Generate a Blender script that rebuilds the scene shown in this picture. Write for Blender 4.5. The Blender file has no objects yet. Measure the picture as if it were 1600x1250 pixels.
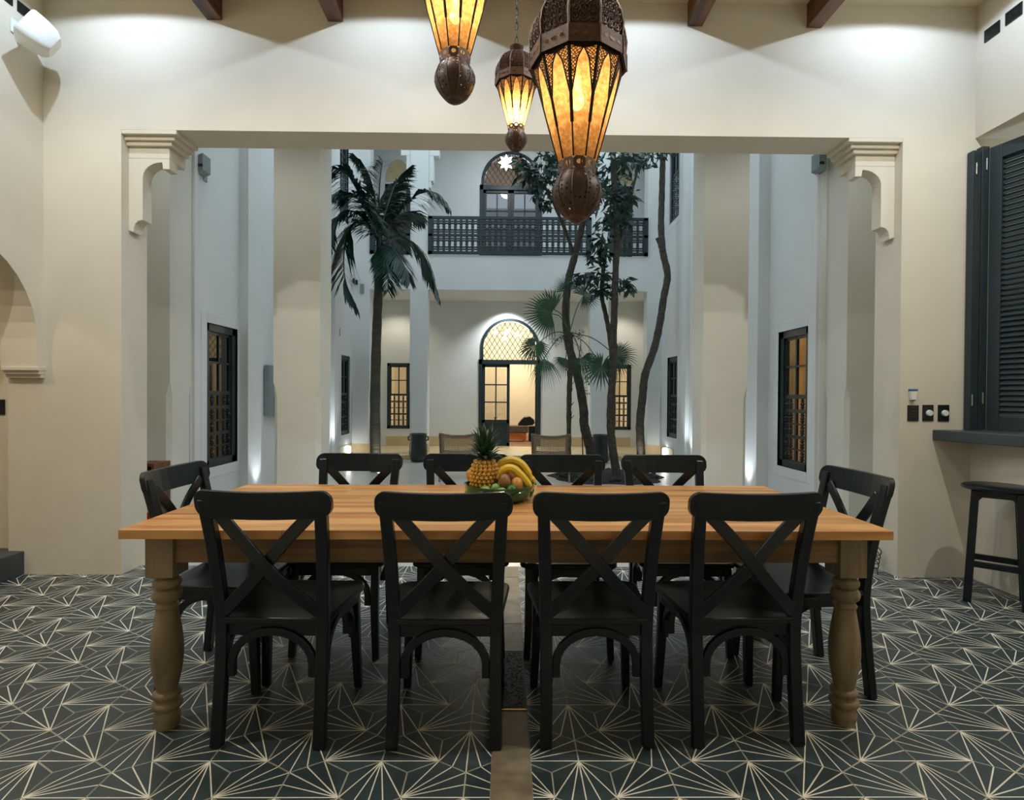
import bpy, bmesh, math, random
from mathutils import Vector, Matrix
PI = math.pi
R = math.radians
rnd = random.Random(7)
C = bpy.context.scene.collection
scene = bpy.context.scene

# ------------------------------------------------------------------ camera
F_PX, CAM_H = 848.28, 1.2907
pitch, yaw, roll = -0.0097, 0.0099, -0.0065
fw = Vector((math.sin(yaw) * math.cos(pitch), math.cos(yaw) * math.cos(pitch), math.sin(pitch)))
rt = Vector((math.cos(yaw), -math.sin(yaw), 0))
dn = fw.cross(rt)
rt, dn = rt * math.cos(roll) + dn * math.sin(roll), -rt * math.sin(roll) + dn * math.cos(roll)
cam_d = bpy.data.cameras.new('camera')
cam = bpy.data.objects.new('camera', cam_d)
C.objects.link(cam)
cam_d.sensor_width = 36
cam_d.lens = F_PX / 1600 * 36
cam_d.clip_start = 0.05
m = Matrix.Identity(4)
for i, v in enumerate((rt, -dn, -fw)):
    m[0][i], m[1][i], m[2][i] = v
m[2][3] = CAM_H
cam.matrix_world = m
scene.camera = cam
EYE = Vector((0, 0, CAM_H))


def ray(x, y):
    return fw + rt * ((x - 800) / F_PX) + dn * ((y - 625) / F_PX)


def at(x, y, Y):
    """world point seen at pixel x, y of the photograph at world depth Y"""
    v = ray(x, y)
    return EYE + v * (Y / v.y)


# ------------------------------------------------------------------ world, exposure, lights
scene.view_settings.view_transform = 'Standard'
scene.view_settings.look = 'None'
scene.view_settings.gamma = 1
scene.view_settings.use_curve_mapping = False
scene.view_settings.exposure = 1.15
world = bpy.data.worlds.new('dusk_sky')
scene.world = world
world.use_nodes = True
bg = world.node_tree.nodes['Background']
bg.inputs[0].default_value = (0.44, 0.54, 0.61, 1)
bg.inputs[1].default_value = 1.62


def lamp(name, kind, loc, power, color, target=None, size=0.05, spot=120, blend=0.3):
    d = bpy.data.lights.new(name, kind)
    d.energy = power
    d.color = color
    if kind == 'AREA':
        d.shape = 'RECTANGLE'
        d.size, d.size_y = size
    else:
        d.shadow_soft_size = size
    if kind == 'SPOT':
        d.spot_size = R(spot)
        d.spot_blend = blend
    o = bpy.data.objects.new(name, d)
    C.objects.link(o)
    o.location = loc
    if target is not None:
        o.rotation_euler = (Vector(target) - Vector(loc)).to_track_quat('-Z', 'Y').to_euler()
    return o


COOL = (0.62, 0.78, 1.0)
WARM = (1.0, 0.80, 0.55)
AMBER = (1.0, 0.55, 0.22)
# recessed ceiling spots in the open bays between the beams, near the courtyard wall
for X in (-2.58, -0.80, 0.88, 2.68):
    lamp('ceiling_spot_light', 'SPOT', (X, 3.2, 4.055), 17.5 if abs(X) > 2 else 15, COOL, (X, 3.22, 0), 0.016, 163, 0.12)
# unseen spots further into the room, put in as fill light
for X in (-2.58, 2.68):
    lamp('ceiling_spot_light', 'SPOT', (X, -1.2, 4.055), 14, (1.0, 0.97, 0.88), (X, -1.2, 0), 0.05, 150, 0.6)
for X in (-2.58, -0.80, 0.88, 2.68):
    lamp('ceiling_spot_light', 'SPOT', (X, 2.35 if abs(X) < 2 else 1.75, 4.055), 24 if abs(X) < 2 else 60, (1.0, 0.98, 0.92), (X, 2.4 if abs(X) < 2 else 1.8, 0), 0.03, 158, 0.4)
# fill added in the gallery to lift columns and piers, no lamps there
for X in (-3.0, -1.0, 1.1, 3.0):
    lamp('gallery_fill_light', 'SPOT', (X, 4.55, 4.22), 11, (0.94, 1.0, 1.0), (X, 5.0, 0), 0.05, 140, 0.6)
# far gallery on the ground floor
lamp('far_gallery_light', 'SPOT', (0.0, 13.1, 3.55), 85, (0.93, 0.99, 1.0), (0.0, 13.35, 0), 0.05, 120, 0.7)
for X in (-2.7, 2.75):
    lamp('far_gallery_light', 'SPOT', (X, 12.9, 3.55), 16, (1.0, 0.90, 0.72), (X, 13.1, 0), 0.05, 130, 0.7)
# rooms behind the windows and doors
lamp('far_room_light', 'POINT', (0.1, 15.2, 2.8), 85, (1.0, 0.86, 0.66), size=0.15)
lamp('side_room_light', 'POINT', (4.9, 6.6, 2.6), 11, (1.0, 0.66, 0.36), size=0.12)
lamp('side_room_light', 'POINT', (-5.0, 7.2, 2.6), 3, (1.0, 0.66, 0.36), size=0.12)
lamp('upper_room_light', 'POINT', (0.0, 15.0, 7.0), 9, (0.8, 0.72, 0.85), size=0.12)
lamp('kitchen_light', 'POINT', (5.0, 1.5, 3.4), 7, (1.0, 0.85, 0.65), size=0.1)
lamp('passage_light', 'POINT', (-4.5, 2.6, 3.2), 16, (1.0, 0.85, 0.65), size=0.1)


# ------------------------------------------------------------------ materials
def lin(c):
    return tuple(((v / 255) / 12.92 if v / 255 <= 0.04045 else ((v / 255 + 0.055) / 1.055) ** 2.4) for v in c) + (1,)


def mat(name, color, rough=0.6, metal=0.0, noise=None, amount=0.1, bump=0.0, bump_scale=60, spec=0.5,
        emit=None, strength=0.0, per_object=0.0, stretch=None, sheen=None):
    """principled material; color and noise colour mottle, optional bump, optional per-object brightness"""
    mt = bpy.data.materials.new(name)
    mt.use_nodes = True
    nt = mt.node_tree
    b = nt.nodes['Principled BSDF']
    col = lin(color)
    b.inputs['Base Color'].default_value = col
    b.inputs['Roughness'].default_value = rough
    b.inputs['Metallic'].default_value = metal
    b.inputs['Specular IOR Level'].default_value = spec
    tc = nt.nodes.new('ShaderNodeTexCoord')
    src = tc.outputs['Object']
    if stretch:
        mp = nt.nodes.new('ShaderNodeMapping')
        mp.inputs['Scale'].default_value = stretch
        nt.links.new(src, mp.inputs[0])
        src = mp.outputs[0]
    last = None
    if noise:
        n = nt.nodes.new('ShaderNodeTexNoise')
        n.inputs['Scale'].default_value = noise
        n.inputs['Detail'].default_value = 5
        nt.links.new(src, n.inputs['Vector'])
        mr = nt.nodes.new('ShaderNodeMapRange')
        mr.inputs[1].default_value = 0.3
        mr.inputs[2].default_value = 0.7
        mr.inputs[3].default_value = 1 - amount
        mr.inputs[4].default_value = 1 + amount
        nt.links.new(n.outputs[0], mr.inputs[0])
        hs = nt.nodes.new('ShaderNodeHueSaturation')
        hs.inputs['Color'].default_value = col
        nt.links.new(mr.outputs[0], hs.inputs['Value'])
        last = hs
        nt.links.new(hs.outputs[0], b.inputs['Base Color'])
    if per_object:
        oi = nt.nodes.new('ShaderNodeObjectInfo')
        mr = nt.nodes.new('ShaderNodeMapRange')
        mr.inputs[3].default_value = 1 - per_object
        mr.inputs[4].default_value = 1 + per_object
        nt.links.new(oi.outputs['Random'], mr.inputs[0])
        hs = nt.nodes.new('ShaderNodeHueSaturation')
        if last:
            nt.links.new(last.outputs[0], hs.inputs['Color'])
        else:
            hs.inputs['Color'].default_value = col
        nt.links.new(mr.outputs[0], hs.inputs['Value'])
        nt.links.new(hs.outputs[0], b.inputs['Base Color'])
    if bump:
        n = nt.nodes.new('ShaderNodeTexNoise')
        n.inputs['Scale'].default_value = bump_scale
        n.inputs['Detail'].default_value = 3
        nt.links.new(src, n.inputs['Vector'])
        bp = nt.nodes.new('ShaderNodeBump')
        bp.inputs['Strength'].default_value = bump
        bp.inputs['Distance'].default_value = 0.01
        nt.links.new(n.outputs[0], bp.inputs['Height'])
        nt.links.new(bp.outputs[0], b.inputs['Normal'])
    if emit:
        b.inputs['Emission Color'].default_value = lin(emit)
        b.inputs['Emission Strength'].default_value = strength
    return mt


def wood(name, dark, light, scale=(1.2, 22, 22), rough=0.45, per_object=0.12):
    mt = bpy.data.materials.new(name)
    mt.use_nodes = True
    nt = mt.node_tree
    b = nt.nodes['Principled BSDF']
    b.inputs['Roughness'].default_value = rough
    tc = nt.nodes.new('ShaderNodeTexCoord')
    oi = nt.nodes.new('ShaderNodeObjectInfo')
    add = nt.nodes.new('ShaderNodeVectorMath')
    mul = nt.nodes.new('ShaderNodeVectorMath')
    mul.operation = 'SCALE'
    mul.inputs[0].default_value = (7.3, 5.1, 3.7)
    nt.links.new(oi.outputs['Random'], mul.inputs['Scale'])
    nt.links.new(tc.outputs['Object'], add.inputs[0])
    nt.links.new(mul.outputs[0], add.inputs[1])
    mp = nt.nodes.new('ShaderNodeMapping')
    mp.inputs['Scale'].default_value = scale
    nt.links.new(add.outputs[0], mp.inputs[0])
    n = nt.nodes.new('ShaderNodeTexNoise')
    n.inputs['Scale'].default_value = 1.0
    n.inputs['Detail'].default_value = 6
    n.inputs['Distortion'].default_value = 0.6
    nt.links.new(mp.outputs[0], n.inputs['Vector'])
    cr = nt.nodes.new('ShaderNodeValToRGB')
    cr.color_ramp.elements[0].position = 0.36
    cr.color_ramp.elements[1].position = 0.62
    cr.color_ramp.elements[0].color = lin(dark)
    cr.color_ramp.elements[1].color = lin(light)
    nt.links.new(n.outputs[0], cr.inputs[0])
    mr = nt.nodes.new('ShaderNodeMapRange')
    mr.inputs[3].default_value = 1 - per_object
    mr.inputs[4].default_value = 1 + per_object
    nt.links.new(oi.outputs['Random'], mr.inputs[0])
    hs = nt.nodes.new('ShaderNodeHueSaturation')
    nt.links.new(cr.outputs[0], hs.inputs['Color'])
    nt.links.new(mr.outputs[0], hs.inputs['Value'])
    nt.links.new(hs.outputs[0], b.inputs['Base Color'])
    bp = nt.nodes.new('ShaderNodeBump')
    bp.inputs['Strength'].default_value = 0.12
    bp.inputs['Distance'].default_value = 0.004
    nt.links.new(n.outputs[0], bp.inputs['Height'])
    nt.links.new(bp.outputs[0], b.inputs['Normal'])
    return mt


def glass(name, tint=(200, 215, 215), mix=0.75):
    mt = bpy.data.materials.new(name)
    mt.use_nodes = True
    nt = mt.node_tree
    nt.nodes.remove(nt.nodes['Principled BSDF'])
    out = nt.nodes['Material Output']
    g = nt.nodes.new('ShaderNodeBsdfGlossy')
    g.inputs['Roughness'].default_value = 0.03
    t = nt.nodes.new('ShaderNodeBsdfTransparent')
    t.inputs[0].default_value = lin(tint)
    mx = nt.nodes.new('ShaderNodeMixShader')
    mx.inputs[0].default_value = mix
    nt.links.new(g.outputs[0], mx.inputs[1])
    nt.links.new(t.outputs[0], mx.inputs[2])
    nt.links.new(mx.outputs[0], out.inputs[0])
    return mt


M = dict(
    plaster=mat('cream_plaster', (216, 208, 190), 0.75, noise=1.6, amount=0.05, bump=0.06, bump_scale=25),
    ceiling=mat('ceiling_plaster', (222, 208, 178), 0.8, noise=2, amount=0.04),
    court=mat('courtyard_plaster', (222, 224, 222), 0.8, noise=1.1, amount=0.04, bump=0.04, bump_scale=18),
    column=mat('column_plaster', (218, 215, 204), 0.75, noise=1.5, amount=0.04, bump=0.05, bump_scale=20),
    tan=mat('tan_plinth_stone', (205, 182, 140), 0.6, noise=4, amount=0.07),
    grout=mat('cream_grout', (222, 212, 190), 0.8, noise=9, amount=0.1),
    line=mat('cream_inlay', (242, 234, 212), 0.5, noise=20, amount=0.08),
    tile=mat('charcoal_cement_tile', (46, 62, 64), 0.42, noise=5, amount=0.18, per_object=0.10, spec=0.95),
    strip=mat('beige_stone', (138, 124, 100), 0.5, noise=14, amount=0.22, per_object=0.06),
    concrete=mat('pale_polished_concrete', (188, 186, 180), 0.28, noise=1.5, amount=0.12, bump=0.03, bump_scale=3),
    gravel=mat('black_gravel', (14, 17, 18), 0.6, noise=60, amount=0.6),
    brass=mat('brass', (190, 150, 80), 0.35, 1.0),
    darkstone=mat('dark_polished_concrete', (58, 66, 68), 0.45, noise=7, amount=0.22, bump=0.05),
    teal=mat('dark_teal_paint', (34, 50, 53), 0.42, noise=12, amount=0.08),
    black=mat('black_painted_wood', (6, 19, 24), 0.3, noise=14, amount=0.15, bump=0.05, bump_scale=80),
    plastic=mat('black_plastic', (14, 20, 23), 0.3),
    white=mat('white_plastic', (228, 230, 224), 0.35),
    steel=mat('brushed_steel', (190, 190, 185), 0.35, 1.0),
    beam=wood('dark_brown_beam_wood', (62, 38, 22), (110, 70, 42), (14, 1.2, 14), 0.5),
    table=wood('honey_table_wood', (180, 116, 58), (222, 168, 102), (0.7, 12, 12), 0.36, 0.14),
    apron=wood('shaded_apron_wood', (104, 78, 46), (146, 112, 70), (1.1, 26, 26), 0.5, 0.05),  # wood darkened to carry the shade under the table top
    leg=wood('turned_leg_wood', (118, 102, 78), (150, 130, 98), (14, 14, 3), 0.5, 0.06),
    redwood=wood('reddish_brown_wood', (70, 38, 22), (120, 70, 40), (12, 12, 3), 0.5),
    copper=mat('aged_copper', (96, 74, 60), 0.48, 0.45, noise=30, amount=0.3, bump=0.25, bump_scale=60),
    darkiron=mat('dark_iron', (38, 28, 22), 0.5, 0.6),
    green=mat('glazed_green_ceramic', (36, 88, 50), 0.16, noise=20, amount=0.3),
    frond=mat('palm_frond_green', (20, 56, 44), 0.45, noise=9, amount=0.3),
    fan=mat('fan_palm_green', (50, 92, 66), 0.45, noise=9, amount=0.25),
    leaf=mat('broad_leaf_green', (26, 60, 46), 0.4, noise=14, amount=0.35),
    bark=mat('dark_bark', (66, 60, 52), 0.85, noise=18, amount=0.5, bump=0.5, bump_scale=30),
    palmbark=mat('ringed_palm_bark', (74, 72, 62), 0.85, noise=1, amount=0.3, bump=0.7, bump_scale=1, stretch=(2, 2, 26)),
    soil=mat('dark_soil', (30, 34, 32), 0.9, noise=20, amount=0.5, bump=0.8, bump_scale=30),
    rope=mat('woven_cord', (150, 130, 106), 0.8, noise=40, amount=0.2),
    chairwood=wood('grey_brown_wood', (90, 76, 60), (128, 108, 84), (20, 20, 4), 0.6),
    pot=mat('dark_glazed_clay', (28, 38, 38), 0.3, noise=8, amount=0.25),
    pane=glass('window_glass', (244, 244, 238), 0.92),
    darkpane=glass('dark_window_glass', (60, 72, 76), 0.80),
    floorwood=wood('room_floor_wood', (112, 78, 56), (158, 118, 88), (3, 12, 3), 0.5),
    cushion=mat('grey_brown_cushion', (104, 92, 78), 0.9, noise=20, amount=0.15),
    orange=wood('orange_wood', (180, 96, 38), (216, 128, 60), (2, 14, 14), 0.5),
    red=mat('red_enamel', (206, 52, 24), 0.35),
    paper=mat('white_paper_label', (230, 226, 216), 0.6),
    greensign=mat('green_sign', (20, 120, 84), 0.5),
    blue=mat('blue_plastic', (60, 110, 140), 0.4),
    greybox=mat('grey_painted_metal', (126, 140, 140), 0.45, noise=6, amount=0.06),
    pineapple=mat('pineapple_rind', (214, 158, 48), 0.45, noise=60, amount=0.35, bump=0.2),
    pinecore=mat('pineapple_core', (84, 60, 26), 0.6, noise=50, amount=0.4),
    pineleaf=mat('pineapple_leaf', (48, 82, 58), 0.4, noise=14, amount=0.35),
    banana=mat('banana_peel', (226, 188, 52), 0.4, noise=9, amount=0.12),
    bananatip=mat('banana_tip', (80, 66, 30), 0.6),
    mango=mat('mango_skin', (206, 140, 66), 0.38, noise=7, amount=0.25),
    mangobrown=mat('brown_mango_skin', (150, 104, 60), 0.4, noise=8, amount=0.3),
    lime=mat('lime_skin', (124, 160, 84), 0.3, noise=14, amount=0.2),
    darklime=mat('dark_green_lime_skin', (46, 104, 46), 0.25, noise=14, amount=0.2),
    avocado=mat('avocado_skin', (28, 58, 30), 0.15, noise=22, amount=0.3, bump=0.3, bump_scale=70),
    star=mat('star_lamp_glass', (255, 255, 255), 0.5, emit=(255, 255, 255), strength=4),
    bulb=mat('lit_bulb', (255, 230, 190), 0.5, emit=(255, 226, 176), strength=22),
    uplamp=mat('lit_wall_lamp', (255, 255, 255), 0.5, emit=(240, 248, 255), strength=7),
)


def amber_glass():
    mt = bpy.data.materials.new('mottled_amber_glass')
    mt.use_nodes = True
    nt = mt.node_tree
    nt.nodes.remove(nt.nodes['Principled BSDF'])
    out = nt.nodes['Material Output']
    tc = nt.nodes.new('ShaderNodeTexCoord')
    n1 = nt.nodes.new('ShaderNodeTexNoise')
    n1.inputs['Scale'].default_value = 9
    n1.inputs['Detail'].default_value = 8
    n1.inputs['Roughness'].default_value = 0.75
    nt.links.new(tc.outputs['Object'], n1.inputs['Vector'])
    cr = nt.nodes.new('ShaderNodeValToRGB')
    e = cr.color_ramp.elements
    e[0].position = 0.38
    e[0].color = (0.52, 0.235, 0.06, 1)
    e[1].position = 0.62
    e[1].color = (0.90, 0.57, 0.26, 1)
    nt.links.new(n1.outputs[0], cr.inputs[0])
    tl = nt.nodes.new('ShaderNodeBsdfTranslucent')
    tp = nt.nodes.new('ShaderNodeBsdfTransparent')
    df = nt.nodes.new('ShaderNodeBsdfPrincipled')
    df.inputs['Roughness'].default_value = 0.3
    nt.links.new(cr.outputs[0], tl.inputs[0])
    nt.links.new(cr.outputs[0], tp.inputs[0])
    nt.links.new(cr.outputs[0], df.inputs['Base Color'])
    m1 = nt.nodes.new('ShaderNodeMixShader')
    m1.inputs[0].default_value = 0.12
    nt.links.new(tl.outputs[0], m1.inputs[1])
    nt.links.new(tp.outputs[0], m1.inputs[2])
    m2 = nt.nodes.new('ShaderNodeMixShader')
    m2.inputs[0].default_value = 0.15
    nt.links.new(m1.outputs[0], m2.inputs[1])
    nt.links.new(df.outputs[0], m2.inputs[2])
    nt.links.new(m2.outputs[0], out.inputs[0])
    return mt


def pierced(name, scale, hole):
    """copper sheet pierced with small round holes (cells of a voronoi are cut out)"""
    mt = bpy.data.materials.new(name)
    mt.use_nodes = True
    nt = mt.node_tree
    b = nt.nodes['Principled BSDF']
    b.inputs['Base Color'].default_value = lin((74, 56, 46))
    b.inputs['Metallic'].default_value = 0.35
    b.inputs['Roughness'].default_value = 0.45
    tc = nt.nodes.new('ShaderNodeTexCoord')
    v = nt.nodes.new('ShaderNodeTexVoronoi')
    v.inputs['Scale'].default_value = scale
    v.inputs['Randomness'].default_value = 0.25
    nt.links.new(tc.outputs['Object'], v.inputs['Vector'])
    g = nt.nodes.new('ShaderNodeMath')
    g.operation = 'GREATER_THAN'
    g.inputs[1].default_value = hole
    nt.links.new(v.outputs['Distance'], g.inputs[0])
    nt.links.new(g.outputs[0], b.inputs['Alpha'])
    return mt


M['amber'] = amber_glass()
M['pierced'] = pierced('pierced_copper', 9, 0.30)
M['pierced_fine'] = pierced('finely_pierced_copper', 11, 0.24)


# ------------------------------------------------------------------ mesh helpers
class MB:
    def __init__(s):
        s.v, s.f, s.m, s.sm = [], [], [], []

    def add(s, verts, faces, mi=0, smooth=False):
        o = len(s.v)
        s.v += [tuple(v) for v in verts]
        s.f += [tuple(i + o for i in f) for f in faces]
        s.m += [mi] * len(faces)
        s.sm += [smooth] * len(faces)

    def box(s, a, b, mi=0, M4=None):
        x0, y0, z0 = a
        x1, y1, z1 = b
        vs = [Vector(p) for p in ((x0, y0, z0), (x1, y0, z0), (x1, y1, z0), (x0, y1, z0), (x0, y0, z1), (x1, y0, z1), (x1, y1, z1), (x0, y1, z1))]
        if M4:
            vs = [M4 @ p for p in vs]
        s.add(vs, [(0, 3, 2, 1), (4, 5, 6, 7), (0, 1, 5, 4), (1, 2, 6, 5), (2, 3, 7, 6), (3, 0, 4, 7)], mi)

    def prism(s, pts, d, mi=0, smooth=False):
        """closed outline pts (3D, planar) extruded by vector d"""
        n = len(pts)
        pts = [Vector(p) for p in pts]
        d = Vector(d)
        s.add(pts + [p + d for p in pts],
              [tuple(range(n))[::-1], tuple(range(n, 2 * n))] + [(i, (i + 1) % n, (i + 1) % n + n, i + n) for i in range(n)], mi, smooth)

    def lathe(s, prof, n=16, c=(0, 0, 0), mi=0, smooth=True, phase=0.0, axis=None):
        vs, fs = [], []
        k = len(prof)
        for i in range(n):
            a = 2 * PI * i / n + phase
            for r, z in prof:
                p = Vector((r * math.cos(a), r * math.sin(a), z))
                if axis:
                    p = axis @ p
                vs.append(p + Vector(c))
        for i in range(n):
            j = (i + 1) % n
            for q in range(k - 1):
                fs.append((i * k + q, j * k + q, j * k + q + 1, i * k + q + 1))
        s.add(vs, fs, mi, smooth)

    def tube(s, pts, rad, n=8, mi=0, smooth=True, cap=True):
        pts = [Vector(p) for p in pts]
        if not isinstance(rad, (list, tuple)):
            rad = [rad] * len(pts)
        vs, fs = [], []
        prev = None
        for i, p in enumerate(pts):
            t = (pts[min(i + 1, len(pts) - 1)] - pts[max(i - 1, 0)]).normalized()
            if prev is None:
                u = t.orthogonal().normalized()
            else:
                u = (prev - t * prev.dot(t)).normalized()
            prev = u
            w = t.cross(u)
            for k in range(n):
                a = 2 * PI * k / n
                vs.append(p + (u * math.cos(a) + w * math.sin(a)) * rad[i])
        for i in range(len(pts) - 1):
            for k in range(n):
                k2 = (k + 1) % n
                fs.append((i * n + k, i * n + k2, (i + 1) * n + k2, (i + 1) * n + k))
        if cap:
            fs.append(tuple(range(n))[::-1])
            fs.append(tuple((len(pts) - 1) * n + k for k in range(n)))
        s.add(vs, fs, mi, smooth)

    def sweep(s, pts, w, t, side, mi=0, taper=None):
        """rectangular section w (along side) by t swept along pts"""
        pts = [Vector(p) for p in pts]
        side = Vector(side).normalized()
        vs, fs = [], []
        for i, p in enumerate(pts):
            tg = (pts[min(i + 1, len(pts) - 1)] - pts[max(i - 1, 0)]).normalized()
            u = (side - tg * side.dot(tg)).normalized()
            v = tg.cross(u)
            k = taper[i] if taper else 1
            for a, b in ((-1, -1), (1, -1), (1, 1), (-1, 1)):
                vs.append(p + u * (a * w / 2 * k) + v * (b * t / 2 * k))
        for i in range(len(pts) - 1):
            for k in range(4):
                k2 = (k + 1) % 4
                fs.append((i * 4 + k, i * 4 + k2, (i + 1) * 4 + k2, (i + 1) * 4 + k))
        fs.append((3, 2, 1, 0))
        n = (len(pts) - 1) * 4
        fs.append((n, n + 1, n + 2, n + 3))
        s.add(vs, fs, mi)

    def ball(s, c, r, n=12, mi=0, sc=(1, 1, 1), rot=None):
        prof = [(max(1e-4, r * math.sin(PI * i / n)), -r * math.cos(PI * i / n)) for i in range(n + 1)]
        ax = Matrix.Diagonal((*sc,))
        if rot:
            ax = rot.to_matrix() @ ax
        s.lathe(prof, n + 2, c, mi, True, 0, ax)

    def mesh(s, name, mats):
        me = bpy.data.meshes.new(name)
        me.from_pydata(s.v, [], s.f)
        for q in (mats if isinstance(mats, (list, tuple)) else [mats]):
            me.materials.append(q)
        me.polygons.foreach_set('material_index', s.m)
        me.polygons.foreach_set('use_smooth', s.sm)
        me.validate()
        bm = bmesh.new()
        bm.from_mesh(me)
        bmesh.ops.recalc_face_normals(bm, faces=bm.faces)
        bm.to_mesh(me)
        bm.free()
        if any(s.sm):
            me.set_sharp_from_angle(angle=R(40))
        return me

    def build(s, name, mats, parent=None, bevel=0, seg=2, loc=None, rot=None):
        o = bpy.data.objects.new(name, s.mesh(name, mats))
        C.objects.link(o)
        if parent:
            o.parent = parent
        if bevel:
            b = o.modifiers.new('bevel', 'BEVEL')
            b.width = bevel
            b.segments = seg
            b.limit_method = 'ANGLE'
            b.angle_limit = R(40)
        if loc:
            o.location = loc
        if rot:
            o.rotation_euler = rot
        return o


def tag(o, label=None, cat=None, group=None, kind=None):
    if label:
        o['label'] = label
    if cat:
        o['category'] = cat
    if group:
        o['group'] = group
    if kind:
        o['kind'] = kind
    return o


def empty(name, loc=(0, 0, 0), rz=0):
    o = bpy.data.objects.new(name, None)
    C.objects.link(o)
    o.empty_display_size = 0.1
    o.location = loc
    o.rotation_euler = (0, 0, rz)
    return o


def kids(o):
    return list(o.children)


def copy_tree(o, parent=None):
    c = o.copy()
    C.objects.link(c)
    if parent:
        c.parent = parent
    for ch in kids(o):
        copy_tree(ch, c)
    return c


def struct(o, label=None, cat=None):
    return tag(o, label, cat, kind='structure')


def cells(u0, u1, v0, v1, holes):
    """rectangles covering u0..u1 x v0..v1 minus holes"""
    us = sorted({u0, u1, *[h[0] for h in holes], *[h[1] for h in holes]})
    out = []
    for a, b in zip(us, us[1:]):
        if b <= u0 or a >= u1:
            continue
        hs = sorted([(h[2], h[3]) for h in holes if h[0] <= a + 1e-6 and h[1] >= b - 1e-6])
        z = v0
        for h0, h1 in hs:
            if h0 > z:
                out.append((a, b, z, h0))
            z = max(z, h1)
        if z < v1:
            out.append((a, b, z, v1))
    return out


def wall_xz(mb, x0, x1, z0, z1, y0, y1, holes=(), mi=0):
    for a, b, c, d in cells(x0, x1, z0, z1, list(holes)):
        mb.box((a, y0, c), (b, y1, d), mi)


def wall_yz(mb, y0, y1, z0, z1, x0, x1, holes=(), mi=0):
    for a, b, c, d in cells(y0, y1, z0, z1, list(holes)):
        mb.box((x0, a, c), (x1, b, d), mi)


# ------------------------------------------------------------------ room shell
YW = 3.857           # face of the wall with the wide opening
YB = 4.13            # its courtyard side
XL, XR = -3.26, 3.33
OL, OR_, OT = -2.718, 2.81, 3.135
ZC = 4.07

w = MB()
wall_xz(w, -3.51, 6.2, 0, ZC + 0.15, YW, YB, [(OL, OR_, 0, OT)])
wall_back = struct(w.build('wall_back', M['plaster']), 'cream plaster wall with the wide opening onto the courtyard', 'wall')


def step_band(mb, y0, y1, tiers, sx, x_edge, z_top):
    for (dx, zt, zb, fy) in tiers:
        a, b = x_edge, x_edge + sx * dx
        mb.box((min(a, b), y0 + fy, zb), (max(a, b), y1, zt))


for sx, xe in ((1, OL), (-1, OR_)):
    c_ = MB()
    step_band(c_, YW, YB, [(0.385, OT + 0.001, OT - 0.028, 0.0), (0.352, OT - 0.028, OT - 0.058, 0.03), (0.32, OT - 0.058, OT - 0.088, 0.05), (0.29, OT - 0.088, OT - 0.17, 0.075)], sx, xe, OT)
    c_.build('cornice', M['plaster'], wall_back, 0.004)
    k = MB()
    ref = 200.0
    zt = OT - 0.17

    def q(px_, py_):
        return (xe + sx * (px_ - ref) * 0.00456, 0, zt - (py_ - 242.4) * 0.00456)
    prof = [(200, 242.4), (263.6, 242.4), (263.6, 258.7), (253.3, 258.7), (252.2, 248)]
    for a in range(0, 91, 15):   # concave quarter scoop
        prof.append((252.2 - 30.4 * math.sin(R(a)), 248 + 24 * (1 - math.cos(R(a)))))
    prof += [(221.8, 338.2)]
    for a in range(0, 91, 30):
        prof.append((221.8 - 14 * math.sin(R(a)), 338.2 + 14 * (1 - math.cos(R(a)))))
    prof += [(207.8, 354), (207.0, 358), (200, 355)]
    pts = [Vector(q(*p)) + Vector((0, YW + 0.075, 0)) for p in prof]
    k.prism(pts, (0, 0.10, 0))
    k.build('corbel', M['plaster'], wall_back, 0.003)

# left wall with the low arch
pts = [(-3.2, 0), (2.44, 0), (2.44, 1.39), (2.54, 1.46), (2.54, 1.66)]
for a in range(170, 0, -10):
    pts.append((3.17 + 0.63 * math.cos(R(a)), 1.66 + 0.63 * math.sin(R(a))))
pts += [(3.80, 1.66), (3.80, 1.46), (3.857, 1.40), (3.857, ZC + 0.15), (-3.2, ZC + 0.15)]
w = MB()
w.prism([(XL, y, z) for y, z in pts], (-0.25, 0, 0))
wl = struct(w.build('wall_left', M['plaster']), 'cream plaster wall on the left with the low arch', 'wall')
w = MB()
for i, (y, z0, z1) in enumerate(((3.79, 1.437, 1.463), (3.808, 1.412, 1.437), (3.828, 1.386, 1.412))):
    w.box((XL - 0.24, y - 0.002 * i, z0), (XL + 0.012 - 0.003 * i, 3.857, z1))
w.build('impost', M['plaster'], wl, 0.003)
w = MB()
wall_xz(w, -5.4, -3.51, 0, ZC, 3.93, 4.1)
w.box((-5.5, -3.2, 0), (-5.4, 4.1, ZC))
w.box((-5.5, 1.2, 0), (-3.51, 1.3, ZC))
struct(w.build('wall_passage', M['plaster']), 'cream plaster wall of the passage behind the left arch', 'wall')
w = MB()
w.box((-5.4, 1.3, 0.0), (-3.40, 3.93, 0.165))
struct(w.build('floor_step', M['darkstone'], None, 0.006), 'dark stone step at the foot of the left arch', 'step')

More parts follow.
